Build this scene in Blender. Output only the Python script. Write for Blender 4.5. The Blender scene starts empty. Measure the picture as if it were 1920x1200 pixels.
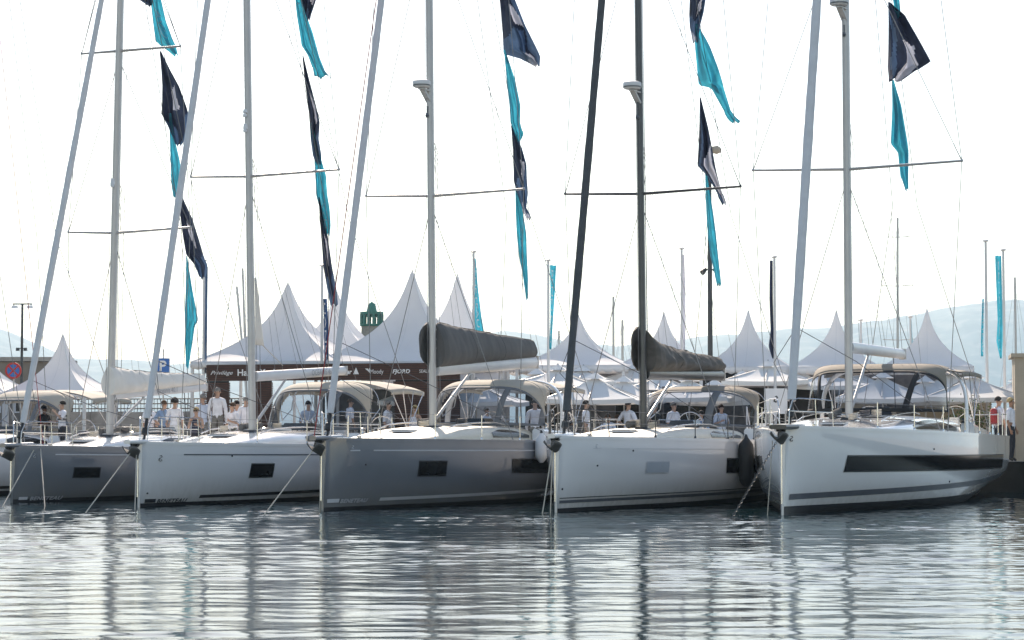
import bpy, math, random
import numpy as np
from mathutils import Vector, Matrix, noise as mnoise
random.seed(7); RNG = np.random.default_rng(11)
R = math.radians
SC = bpy.context.scene
COL = SC.collection

# ------------------------------------------------------------------ camera, sky, sun, exposure
FPX = 4000.0                      # focal length in photo pixels (1920 wide)
CAMZ = 2.0
PITCH = math.atan(197 / FPX)
cam = bpy.data.cameras.new('camera'); cam.sensor_width = 36; cam.lens = 36 * FPX / 1920
cam.clip_start = 0.5; cam.clip_end = 60000
camo = bpy.data.objects.new('camera', cam); COL.objects.link(camo)
camo.location = (0, 0, CAMZ); camo.rotation_euler = (math.pi / 2 + PITCH, 0, 0)
SC.camera = camo
SUN_EL, SUN_AZ = R(33), R(-8)      # azimuth clockwise from +Y
w = bpy.data.worlds.new('World'); SC.world = w; w.use_nodes = True
nt = w.node_tree; bg = nt.nodes['Background']
sky = nt.nodes.new('ShaderNodeTexSky'); sky.sky_type = 'NISHITA'; sky.sun_disc = False
sky.sun_elevation = SUN_EL; sky.sun_rotation = SUN_AZ
sky.air_density = 1.15; sky.dust_density = 0.5; sky.ozone_density = 0.7
nt.links.new(sky.outputs[0], bg.inputs[0]); bg.inputs[1].default_value = 0.13
sun = bpy.data.lights.new('sun', 'SUN'); sun.energy = 4.8; sun.angle = R(0.6); sun.color = (1, .93, .82)
suno = bpy.data.objects.new('sun', sun); COL.objects.link(suno)
sd = Vector((math.sin(SUN_AZ) * math.cos(SUN_EL), math.cos(SUN_AZ) * math.cos(SUN_EL), math.sin(SUN_EL)))
suno.rotation_euler = sd.to_track_quat('Z', 'Y').to_euler(); suno.location = (0, 40, 60)
SC.view_settings.view_transform = 'Standard'; SC.view_settings.look = 'None'
SC.view_settings.gamma = 1; SC.view_settings.use_curve_mapping = False
SC.view_settings.exposure = 0.80
SC.view_settings.use_white_balance = True; SC.view_settings.white_balance_temperature = 7350; SC.view_settings.white_balance_tint = 16
SC.render.engine = 'CYCLES'
cy = SC.cycles
cy.max_bounces = 10; cy.diffuse_bounces = 3; cy.glossy_bounces = 4; cy.transparent_max_bounces = 24
cy.transmission_bounces = 6; cy.volume_bounces = 1
cy.use_denoising = True
cy.caustics_reflective = False; cy.caustics_refractive = False

# ------------------------------------------------------------------ pixel helpers
_cp, _sp = math.cos(PITCH), math.sin(PITCH)
def ray(px, py):
    u = (px - 960) / FPX; v = (600 - py) / FPX
    return Vector((u, _cp - v * _sp, _sp + v * _cp))
def at(px, py, Y):
    r = ray(px, py); t = Y / r.y
    return Vector((r.x * t, Y, CAMZ + r.z * t))
def on_z(px, py, z=0.0):
    r = ray(px, py); t = (z - CAMZ) / r.z
    return Vector((r.x * t, r.y * t, z))
def project(p):
    d = Vector(p) - Vector((0, 0, CAMZ))
    f = d.y * _cp + d.z * _sp; up = -d.y * _sp + d.z * _cp
    return 960 + FPX * d.x / f, 600 - FPX * up / f

# ------------------------------------------------------------------ materials
MATS = {}
def nmat(name):
    m = bpy.data.materials.new(name); m.use_nodes = True; MATS[name] = m
    return m, m.node_tree, m.node_tree.nodes['Principled BSDF']
def mat(name, col, rough=.5, metal=0, var=.10, scale=3.0, coat=0, bump=0, bscale=40, trans=0, stretch=None, spec=None, wear=None):
    m, t, b = nmat(name)
    tc = t.nodes.new('ShaderNodeTexCoord'); mp = t.nodes.new('ShaderNodeMapping')
    t.links.new(tc.outputs['Object'], mp.inputs[0])
    if stretch: mp.inputs['Scale'].default_value = stretch
    n = t.nodes.new('ShaderNodeTexNoise'); n.inputs['Scale'].default_value = scale; n.inputs['Detail'].default_value = 6
    t.links.new(mp.outputs[0], n.inputs[0])
    r = t.nodes.new('ShaderNodeValToRGB')
    lo = [c * (1 - var) for c in col]; hi = [min(1, c * (1 + var)) for c in col]
    r.color_ramp.elements[0].color = (*lo, 1); r.color_ramp.elements[1].color = (*hi, 1)
    r.color_ramp.elements[0].position = .3; r.color_ramp.elements[1].position = .7
    t.links.new(n.outputs[0], r.inputs[0]); cs = r.outputs[0]
    if wear:
        n2 = t.nodes.new('ShaderNodeTexNoise'); n2.inputs['Scale'].default_value = wear[1]; n2.inputs['Detail'].default_value = 8
        t.links.new(mp.outputs[0], n2.inputs[0])
        r2 = t.nodes.new('ShaderNodeValToRGB'); r2.color_ramp.elements[0].position = .5; r2.color_ramp.elements[1].position = .75
        t.links.new(n2.outputs[0], r2.inputs[0])
        mx = t.nodes.new('ShaderNodeMixRGB'); t.links.new(r2.outputs[0], mx.inputs[0]); t.links.new(cs, mx.inputs[1])
        mx.inputs[2].default_value = (*wear[0], 1); cs = mx.outputs[0]
    t.links.new(cs, b.inputs['Base Color'])
    b.inputs['Roughness'].default_value = rough; b.inputs['Metallic'].default_value = metal
    if spec is not None: b.inputs['Specular IOR Level'].default_value = spec
    if coat: b.inputs['Coat Weight'].default_value = coat; b.inputs['Coat Roughness'].default_value = .06
    if bump:
        nb = t.nodes.new('ShaderNodeTexNoise'); nb.inputs['Scale'].default_value = bscale; nb.inputs['Detail'].default_value = 5
        t.links.new(mp.outputs[0], nb.inputs[0])
        bp = t.nodes.new('ShaderNodeBump'); bp.inputs['Strength'].default_value = bump; bp.inputs['Distance'].default_value = .02
        t.links.new(nb.outputs[0], bp.inputs['Height']); t.links.new(bp.outputs[0], b.inputs['Normal'])
    if trans:
        tr = t.nodes.new('ShaderNodeBsdfTranslucent'); t.links.new(cs, tr.inputs[0])
        ms = t.nodes.new('ShaderNodeMixShader'); ms.inputs[0].default_value = trans
        out = t.nodes['Material Output']
        t.links.new(b.outputs[0], ms.inputs[1]); t.links.new(tr.outputs[0], ms.inputs[2]); t.links.new(ms.outputs[0], out.inputs[0])
    return m
def clear_mat(name, tint, gl=.12, rough=.05):
    m, t, b = nmat(name); t.nodes.remove(b)
    a = t.nodes.new('ShaderNodeBsdfTransparent'); a.inputs[0].default_value = (*tint, 1)
    g = t.nodes.new('ShaderNodeBsdfGlossy'); g.inputs['Roughness'].default_value = rough
    tc = t.nodes.new('ShaderNodeTexCoord'); n = t.nodes.new('ShaderNodeTexNoise'); n.inputs['Scale'].default_value = 4
    t.links.new(tc.outputs['Object'], n.inputs[0])
    bp = t.nodes.new('ShaderNodeBump'); bp.inputs['Strength'].default_value = .3; bp.inputs['Distance'].default_value = .05
    t.links.new(n.outputs[0], bp.inputs['Height']); t.links.new(bp.outputs[0], g.inputs['Normal'])
    lw = t.nodes.new('ShaderNodeLayerWeight'); lw.inputs[0].default_value = gl
    s = t.nodes.new('ShaderNodeMixShader'); t.links.new(lw.outputs['Fresnel'], s.inputs[0])
    t.links.new(a.outputs[0], s.inputs[1]); t.links.new(g.outputs[0], s.inputs[2])
    t.links.new(s.outputs[0], t.nodes['Material Output'].inputs[0]); return m

mat('white_gelcoat', (.78, .79, .80), .22, coat=.5, var=.03, scale=.7)
mat('grey_gelcoat', (.17, .185, .21), .22, coat=.6, var=.05, scale=.7)
def grime(name):
    m = MATS[name]; t = m.node_tree; b = t.nodes['Principled BSDF']; src = b.inputs['Base Color'].links[0].from_socket
    tc = t.nodes.new('ShaderNodeTexCoord'); sx = t.nodes.new('ShaderNodeSeparateXYZ'); t.links.new(tc.outputs['Object'], sx.inputs[0])
    mp = t.nodes.new('ShaderNodeMapping'); mp.inputs['Scale'].default_value = (5, 5, .9); t.links.new(tc.outputs['Object'], mp.inputs[0])
    n = t.nodes.new('ShaderNodeTexNoise'); n.inputs['Scale'].default_value = 1.6; n.inputs['Detail'].default_value = 7; t.links.new(mp.outputs[0], n.inputs[0])
    r = t.nodes.new('ShaderNodeMapRange'); r.inputs['From Min'].default_value = .75; r.inputs['From Max'].default_value = .10; t.links.new(sx.outputs[2], r.inputs[0])
    mu = t.nodes.new('ShaderNodeMath'); mu.operation = 'MULTIPLY'; t.links.new(r.outputs[0], mu.inputs[0]); t.links.new(n.outputs[0], mu.inputs[1])
    mu2 = t.nodes.new('ShaderNodeMath'); mu2.operation = 'MULTIPLY'; mu2.inputs[1].default_value = .55; t.links.new(mu.outputs[0], mu2.inputs[0])
    mx = t.nodes.new('ShaderNodeMixRGB'); mx.inputs[2].default_value = (.22, .20, .15, 1); t.links.new(mu2.outputs[0], mx.inputs[0]); t.links.new(src, mx.inputs[1]); t.links.new(mx.outputs[0], b.inputs['Base Color'])
    b.inputs['Coat Weight'].default_value = 1; b.inputs['Coat Roughness'].default_value = .03; b.inputs['Coat IOR'].default_value = 1.6
grime('white_gelcoat'); grime('grey_gelcoat')
mat('deck_white', (.74, .74, .73), .5, var=.05, scale=6, bump=.1, bscale=120)
mat('cream_deck', (.72, .66, .55), .55, var=.06, scale=5)
mat('teak', (.30, .19, .10), .6, var=.25, scale=9, stretch=(1, 14, 1))
mat('antifoul_black', (.018, .02, .024), .5, var=.3, scale=3)
mat('stripe_black', (.02, .022, .026), .3, var=.15)
mat('stripe_silver', (.55, .57, .60), .3, var=.05)
mat('stripe_grey', (.10, .11, .13), .3, var=.1)
mat('dark_glass', (.008, .009, .011), .12, var=.3, spec=.22)
mat('tinted_glass', (.03, .033, .036), .1, var=.3, coat=.5)
mat('pale_blind', (.42, .47, .52), .3, var=.05)
mat('steel', (.62, .62, .62), .22, metal=1, var=.08)
mat('aluminium', (.50, .49, .48), .38, metal=.3, var=.05, scale=2)
mat('mast_white', (.62, .63, .65), .35, var=.05, scale=2)
mat('carbon', (.045, .047, .05), .35, var=.2, coat=.3)
mat('wire', (.22, .22, .23), .4, metal=.6, var=.1)
mat('rope', (.55, .50, .42), .8, var=.2, scale=60, bump=.4, bscale=200)
mat('red_rope', (.35, .04, .04), .8, var=.2, scale=60)
mat('dark_rope', (.05, .055, .07), .8, var=.2, scale=60)
mat('chain_steel', (.14, .135, .13), .55, metal=.5, var=.2)
mat('black_plastic', (.02, .02, .022), .45, var=.2)
mat('genoa_white', (.66, .66, .67), .75, var=.06, scale=4, bump=.5, bscale=6, stretch=(1, 1, 1))
mat('genoa_grey', (.07, .075, .08), .75, var=.15, scale=4, bump=.5, bscale=6)
mat('sailcloth', (.76, .73, .68), .75, var=.04, scale=3, bump=.4, bscale=4, trans=.05)
mat('grey_canvas', (.10, .098, .097), .85, var=.15, scale=3, bump=.45, bscale=4, stretch=(1.5, 1, .5))
mat('brown_canvas', (.085, .078, .07), .85, var=.25, scale=3, bump=.7, bscale=5, stretch=(1, 1, 2))
mat('cream_canvas', (.50, .46, .39), .85, var=.05, scale=3, bump=.3, bscale=6, trans=.12)
mat('tan_canvas', (.30, .26, .21), .85, var=.08, scale=3, bump=.4, bscale=6, trans=.12)
mat('slate_canvas', (.15, .16, .175), .85, var=.1, scale=3, bump=.4, bscale=6)
mat('black_canvas', (.02, .02, .022), .85, var=.2)
clear_mat('clear_vinyl', (.62, .66, .72), .22, .12)
clear_mat('tent_vinyl', (.62, .68, .74), .2, .15)
mat('tent_white', (.84, .84, .85), .7, var=.03, scale=1.2, trans=.30, bump=.5, bscale=1.6)
mat('parasol_white', (.80, .80, .79), .8, var=.03, scale=2, trans=.16, bump=.2, bscale=4)
mat('dark_wood', (.085, .035, .024), .6, var=.3, scale=6, stretch=(1, 1, 12))
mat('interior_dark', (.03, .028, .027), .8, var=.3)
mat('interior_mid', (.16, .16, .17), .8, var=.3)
mat('panel_white', (.72, .73, .75), .6, var=.05)
mat('letter_white', (.80, .80, .80), .5, var=.02)
mat('letter_grey', (.30, .32, .35), .5, var=.05)
mat('letter_mid', (.42, .44, .48), .5, var=.05)
mat('letter_black', (.02, .022, .025), .5, var=.1)
mat('teal_flag', (.14, .58, .68), .75, var=.10, scale=4, trans=.72)
mat('navy_flag', (.085, .105, .17), .75, var=.2, scale=4, trans=.55)
mat('slate_flag', (.20, .29, .42), .75, var=.12, scale=4, trans=.60)
mat('pale_flag', (.68, .70, .76), .75, var=.06, scale=4, trans=.60)
mat('blue_flag', (.03, .10, .25), .75, var=.12, scale=4, trans=.30)
mat('concrete', (.30, .285, .265), .9, var=.18, scale=2, bump=.4, bscale=15, wear=((.16, .15, .14), 1.2))
mat('dark_concrete', (.018, .019, .019), .95, spec=.05, var=.25, scale=2, bump=.5, bscale=10, wear=((.012, .015, .013), 1.5))
mat('paving', (.36, .34, .31), .85, var=.12, scale=3, bump=.2)
mat('stone', (.36, .31, .25), .9, var=.25, scale=4, bump=.8, bscale=6)
mat('beige_plaster', (.42, .36, .28), .85, var=.08, scale=2, bump=.2)
mat('brown_plaster', (.19, .165, .14), .85, var=.12, scale=2, bump=.2)
mat('lighthouse_green', (.02, .20, .14), .5, var=.12)
mat('lamp_dark', (.035, .04, .045), .5, var=.2)
mat('pole_white', (.66, .66, .66), .4, var=.05)
mat('sign_red', (.60, .03, .03), .4, var=.04)
mat('sign_blue', (.03, .16, .48), .4, var=.04)
mat('fender_black', (.012, .012, .014), .6, var=.3, bump=.2)
mat('fender_white', (.70, .71, .73), .4, var=.06)
mat('leaf', (.06, .10, .03), .6, var=.4, scale=8, trans=.3)
mat('bark', (.12, .08, .05), .9, var=.3)
mat('pot_grey', (.15, .15, .15), .7, var=.2)
mat('hill_rock', (.11, .12, .09), .95, var=.75, scale=.006, wear=((.30, .26, .20), .02))
for nm, c in dict(skin=(.50, .30, .21), skin_tan=(.36, .19, .12), hair_dark=(.022, .016, .012), hair_grey=(.22, .20, .18), hair_blond=(.50, .36, .17), hair_brown=(.09, .05, .028),
                  shirt_white=(.76, .76, .80), shirt_blue=(.22, .32, .48), shirt_navy=(.02, .025, .05), shirt_pale=(.52, .58, .68), shirt_black=(.02, .02, .022), shirt_red=(.45, .05, .05),
                  trouser_grey=(.16, .155, .14), trouser_beige=(.42, .36, .28), trouser_blue=(.04, .07, .16), trouser_dark=(.02, .022, .03), trouser_white=(.68, .68, .68), shoe=(.03, .025, .02)).items():
    mat(nm, c, .75 if 'skin' not in nm else .5, var=.12, scale=9, bump=.15 if 'shirt' in nm or 'trouser' in nm else 0, bscale=12)

# ------------------------------------------------------------------ mesh builder
class MB:
    def __init__(s): s.v = []; s.f = []; s.m = []
    def add(s, vs, fs, mi=0):
        o = len(s.v); s.v.extend([tuple(p) for p in vs]); s.f.extend([tuple(i + o for i in f) for f in fs]); s.m.extend([mi] * len(fs)); return s
    def box(s, c, d, rz=0, mi=0, taper=1.0, ch=0.0):
        hx, hy, hz = d[0] / 2, d[1] / 2, d[2] / 2; cr, sr = math.cos(rz), math.sin(rz); vs = []
        for z, k in ((-hz, 1), (hz, taper)):
            for x, y in ((-hx, -hy), (hx, -hy), (hx, hy), (-hx, hy)):
                x *= k; y *= k; vs.append((c[0] + x * cr - y * sr, c[1] + x * sr + y * cr, c[2] + z))
        return s.add(vs, [(3, 2, 1, 0), (4, 5, 6, 7), (0, 1, 5, 4), (1, 2, 6, 5), (2, 3, 7, 6), (3, 0, 4, 7)], mi)
    def beam(s, a, b, wd, ht, mi=0):
        a = Vector(a); b = Vector(b); d = (b - a).normalized()
        up = Vector((0, 0, 1)) if abs(d.z) < .9 else Vector((1, 0, 0))
        sx = d.cross(up).normalized() * wd / 2; sz = sx.normalized().cross(d).normalized() * ht / 2
        vs = [p + q for p in (a, b) for q in (-sx - sz, sx - sz, sx + sz, -sx + sz)]
        return s.add(vs, [(3, 2, 1, 0), (4, 5, 6, 7), (0, 1, 5, 4), (1, 2, 6, 5), (2, 3, 7, 6), (3, 0, 4, 7)], mi)
    def tube(s, pts, r, n=8, mi=0, ry=None, cap=True, side=None):
        pts = [Vector(p) for p in pts]; k = len(pts)
        rs = r if isinstance(r, (list, tuple)) else [r] * k
        rys = ry if isinstance(ry, (list, tuple)) else ([ry] * k if ry else rs)
        vs = []; prev = None
        for i, p in enumerate(pts):
            d = (pts[min(i + 1, k - 1)] - pts[max(i - 1, 0)]); d = d.normalized() if d.length > 1e-9 else Vector((0, 0, 1))
            if prev is None:
                a = Vector(side) if side else (Vector((0, 0, 1)) if abs(d.z) < .9 else Vector((1, 0, 0)))
            else: a = prev
            a = (a - d * a.dot(d)).normalized(); prev = a; b = d.cross(a)
            for j in range(n):
                t = 2 * math.pi * j / n; vs.append(p + a * math.cos(t) * rs[i] + b * math.sin(t) * rys[i])
        fs = [(i * n + j, i * n + (j + 1) % n, (i + 1) * n + (j + 1) % n, (i + 1) * n + j) for i in range(k - 1) for j in range(n)]
        if cap: fs += [tuple(range(n - 1, -1, -1)), tuple((k - 1) * n + j for j in range(n))]
        return s.add(vs, fs, mi)
    def grid(s, nu, nv, fn, mi=0, keep=None, closed=False):
        vs = [fn(i / nu, j / nv) for j in range(nv + 1) for i in range(nu + 1)]
        fs = []; ms = []
        for j in range(nv):
            for i in range(nu):
                if keep is None or keep((i + .5) / nu, (j + .5) / nv):
                    fs.append((j * (nu + 1) + i, j * (nu + 1) + i + 1, (j + 1) * (nu + 1) + i + 1, (j + 1) * (nu + 1) + i))
        return s.add(vs, fs, mi)
    def lathe(s, prof, c=(0, 0, 0), n=16, mi=0):
        vs = []; k = len(prof)
        for r, z in prof:
            for j in range(n):
                t = 2 * math.pi * j / n; vs.append((c[0] + r * math.cos(t), c[1] + r * math.sin(t), c[2] + z))
        fs = [(i * n + j, i * n + (j + 1) % n, (i + 1) * n + (j + 1) % n, (i + 1) * n + j) for i in range(k - 1) for j in range(n)]
        fs += [tuple(range(n - 1, -1, -1)), tuple((k - 1) * n + j for j in range(n))]
        return s.add(vs, fs, mi)
    def build(s, name, m, parent=None, smooth=True, solid=0, angle=40):
        used = sorted({i for f in s.f for i in f}); rm = {o: n for n, o in enumerate(used)}
        me = bpy.data.meshes.new(name)
        me.from_pydata([s.v[i] for i in used], [], [tuple(rm[i] for i in f) for f in s.f]); me.validate()
        for q in (m if isinstance(m, (list, tuple)) else [m]): me.materials.append(MATS[q])
        if len(me.polygons) == len(s.m): me.polygons.foreach_set('material_index', s.m)
        if smooth:
            me.polygons.foreach_set('use_smooth', [True] * len(me.polygons))
            me.set_sharp_from_angle(angle=R(angle))
        me.update()
        o = bpy.data.objects.new(name, me); COL.objects.link(o)
        if parent is not None: o.parent = parent
        if solid:
            md = o.modifiers.new('thickness', 'SOLIDIFY'); md.thickness = solid; md.offset = 0
        return o
def tag(o, label=None, cat=None, group=None, kind=None):
    if label: o['label'] = label
    if cat: o['category'] = cat
    if group: o['group'] = group
    if kind: o['kind'] = kind
    return o
def thing(name, label, cat, loc=(0, 0, 0), rotz=0, group=None):
    o = bpy.data.objects.new(name, None); COL.objects.link(o); o.location = loc; o.rotation_euler = (0, 0, rotz); o.empty_display_size = .3
    return tag(o, label, cat, group)
_TC = {}
def text_mesh(txt, shear=0.0, spacing=1.0, bold=0.0):
    """returns (verts2d, faces, width) of a flat text one unit tall (capital height about 0.7)"""
    key = (txt, shear, spacing, bold)
    if key in _TC: return _TC[key]
    c = bpy.data.curves.new('t', 'FONT'); c.body = txt; c.size = 1; c.shear = shear; c.space_character = spacing; c.offset = bold; c.resolution_u = 3
    o = bpy.data.objects.new('t', c); COL.objects.link(o)
    bpy.context.view_layer.update()
    dg = bpy.context.evaluated_depsgraph_get(); me = bpy.data.meshes.new_from_object(o.evaluated_get(dg))
    vs = [(v.co.x, v.co.y) for v in me.vertices]; fs = [tuple(p.vertices) for p in me.polygons]
    bpy.data.objects.remove(o); bpy.data.curves.remove(c); bpy.data.meshes.remove(me)
    x0 = min(v[0] for v in vs); x1 = max(v[0] for v in vs)
    vs = [(x - x0, y) for x, y in vs]
    _TC[key] = (vs, fs, x1 - x0); return _TC[key]
def text_on(name, txt, fn, size, m, parent, **k):
    vs, fs, wd = text_mesh(txt, **k)
    mb = MB(); mb.add([fn(x * size, y * size) for x, y in vs], fs)
    return mb.build(name, m, parent, smooth=False)
def copy_tree(o, parent=None):
    c = o.copy(); COL.objects.link(c); c.parent = parent
    for ch in [q for q in bpy.data.objects if q.parent == o]: copy_tree(ch, c)
    return c

# ------------------------------------------------------------------ water
def make_water():
    def coords(lo, hi, step, far_lo, far_hi):
        a = list(np.arange(lo, hi, step)); k = step
        x = a[-1]
        while x < far_hi: k *= 1.35; x += k; a.append(x)
        k = step; x = a[0]; pre = []
        while x > far_lo: k *= 1.35; x -= k; pre.append(x)
        return np.array(pre[::-1] + a)
    X = coords(-18, 21, .085, -9000, 9000); Y = np.concatenate([coords(15, 34, .042, -150, 33.9), coords(34, 66, .06, 33.999, 11000)]); Y = np.unique(Y.round(4))
    gx, gy = np.meshgrid(X, Y); z = np.zeros_like(gx)
    def waves(n, l0, l1, slope, spread, th0=0.0):
        nonlocal z
        for _ in range(n):
            lam = l0 * (l1 / l0) ** RNG.random(); th = th0 + RNG.normal(0, spread); k = 2 * math.pi / lam
            amp = slope / k * math.sqrt(2.0 / n) * (.6 + .8 * RNG.random())
            z += amp * np.cos(k * (gx * math.sin(th) + gy * math.cos(th)) + RNG.random() * 6.283)
    waves(22, 1.1, 3.2, .020, .20, .05)
    waves(34, .5, 1.1, .040, .30, -.05)
    big_z = z; z = np.zeros_like(gx)
    waves(40, .22, .5, .054, .48, .0)
    waves(30, .15, .24, .030, .6, .0)
    z = big_z + z * (.50 + .55 * np.clip((gy - 22 + 2 * np.sin(gx * .4 + 1) + 1.5 * np.sin(gx * 1.1 + gy * .3)) / 20, 0, 1))
    keep_z = z; z = np.zeros_like(gx)
    waves(30, .18, .40, .060, .60, .1)
    ruf = np.clip((gy - 38 + 2.5 * np.sin(gx * .5) + 1.5 * np.sin(gx * 1.3 + 1)) / 8, 0, 1) * (.55 + .45 * np.sin(gx * .7 + gy * .9) * np.sin(gx * .33 - gy * .5 + 1))
    z = keep_z + z * ruf
    patch = .75 + .35 * np.sin(gx * .31 + gy * .17 + 1) * np.sin(gy * .23 - gx * .12 + 2) + .2 * np.sin(gx * .9 + 2) * np.sin(gy * .6)
    z *= np.clip(patch, .3, 1.4)
    fade = np.clip((gx + 24) / 5, 0, 1) * np.clip((27 - gx) / 5, 0, 1) * np.clip((gy - 9) / 6, 0, 1) * np.clip((70 - gy) / 6, 0, 1)
    z *= fade
    ny, nx = gx.shape
    me = bpy.data.meshes.new('water')
    me.vertices.add(nx * ny); me.vertices.foreach_set('co', np.stack([gx, gy, z], -1).astype(np.float32).ravel())
    i = np.arange((nx - 1) * (ny - 1)); r = i // (nx - 1); c = i % (nx - 1); a = r * nx + c
    q = np.stack([a, a + 1, a + nx + 1, a + nx], -1).astype(np.int32)
    me.loops.add(q.size); me.loops.foreach_set('vertex_index', q.ravel())
    me.polygons.add(len(q)); me.polygons.foreach_set('loop_start', (np.arange(len(q)) * 4).astype(np.int32))
    me.polygons.foreach_set('use_smooth', np.ones(len(q), bool)); me.update(); me.validate()
    m, t, b = nmat('water')
    b.inputs['Base Color'].default_value = (.004, .020, .026, 1); b.inputs['Roughness'].default_value = .012; b.inputs['IOR'].default_value = 1.333
    tc = t.nodes.new('ShaderNodeTexCoord'); mp = t.nodes.new('ShaderNodeMapping'); mp.inputs['Scale'].default_value = (.35, 1.5, 1)
    n = t.nodes.new('ShaderNodeTexNoise'); n.inputs['Scale'].default_value = 4.5; n.inputs['Detail'].default_value = 5; n.inputs['Roughness'].default_value = .6
    bp = t.nodes.new('ShaderNodeBump'); bp.inputs['Strength'].default_value = .35; bp.inputs['Distance'].default_value = .010
    t.links.new(tc.outputs['Object'], mp.inputs[0]); t.links.new(mp.outputs[0], n.inputs[0]); t.links.new(n.outputs[0], bp.inputs['Height']); t.links.new(bp.outputs[0], b.inputs['Normal'])
    me.materials.append(m)
    o = bpy.data.objects.new('water', me); COL.objects.link(o); tag(o, kind='structure')
make_water()

# ------------------------------------------------------------------ hills
def ridge(name, prof, Y0, Y1, seed):
    xs = [p[0] for p in prof]; zs = [p[1] for p in prof]
    Yc = (Y0 + Y1) / 2
    nx, ny = 260, 26; rg = np.random.default_rng(seed)
    ph = rg.random((14, 3)) * 6.283
    def hgt(px):
        h = np.interp(px, xs, zs)
        for k in range(6, 14):
            h += (1.2 / (k - 4)) * math.sin(px * .011 * (k - 4) ** 1.3 + ph[k, 0]) * 2.0
        return h
    mb = MB(); vs = []
    for j in range(ny + 1):
        v = j / ny; Yw = Y0 + (Y1 - Y0) * v
        prof_v = math.sin(math.pi * min(1, v * .5 / .5)) ** .8 if v < 1 else 0
        for i in range(nx + 1):
            px = -900 + 3700 * i / nx
            top = at(px, hgt(px), Yc).z
            z = -5 + (top + 5) * prof_v
            rough = (math.sin(px * .03 + v * 9 + ph[0, 1]) + math.sin(px * .071 - v * 14 + ph[1, 1]) * .6 + math.sin(px * .13 + v * 23) * .3) * .10 * (1 - prof_v) * prof_v * 4 * .35
            vs.append(((px - 960) / FPX * Yc, Yw, z * (1 + rough)))
    fs = [(j * (nx + 1) + i, j * (nx + 1) + i + 1, (j + 1) * (nx + 1) + i + 1, (j + 1) * (nx + 1) + i) for j in range(ny) for i in range(nx)]
    mb.add(vs, fs); o = mb.build(name, 'hill_rock'); tag(o, kind='structure')
ridge('hills', [(-900, 560), (-300, 590), (0, 618), (40, 634), (75, 650), (105, 668), (190, 674), (380, 684), (620, 690), (760, 670), (860, 640), (950, 622), (1010, 628), (1080, 646), (1160, 650), (1230, 643), (1300, 632), (1380, 628), (1470, 618), (1560, 613), (1640, 604), (1700, 592), (1760, 580), (1810, 571), (1880, 565), (1940, 566), (2300, 540), (2800, 560)], 5200, 7200, 3)

# ------------------------------------------------------------------ quay
def quayY(X): return 67.0 - .2 * (X + 4)
QZ = .9
QA = math.atan(-.2)
qd = Vector((math.cos(QA), math.sin(QA), 0)); qn = Vector((-math.sin(QA), math.cos(QA), 0))   # along, back
qo = Vector((-4, 67, 0))
def Q(u, v, z=QZ): return qo + qd * u + qn * v + Vector((0, 0, z))
def q_uv(p):
    d = Vector((p[0], p[1], 0)) - qo; return d.dot(qd), d.dot(qn)
mb = MB()
def quay_box(u0, u1, v0, v1, z0, z1):
    vs = [Q(u, v, z) for z in (z0, z1) for u, v in ((u0, v0), (u1, v0), (u1, v1), (u0, v1))]
    mb.add(vs, [(3, 2, 1, 0), (4, 5, 6, 7), (0, 1, 5, 4), (1, 2, 6, 5), (2, 3, 7, 6), (3, 0, 4, 7)])
quay_box(-60, 75, .25, 34, -3, QZ)
quay = mb.build('quay', 'paving', smooth=False); tag(quay, kind='structure')
mb = MB(); quay_box(-60, 75, 0, .249, -3, QZ + .02); cap = mb.build('quay_wall', 'dark_concrete', smooth=False); tag(cap, kind='structure')

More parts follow.
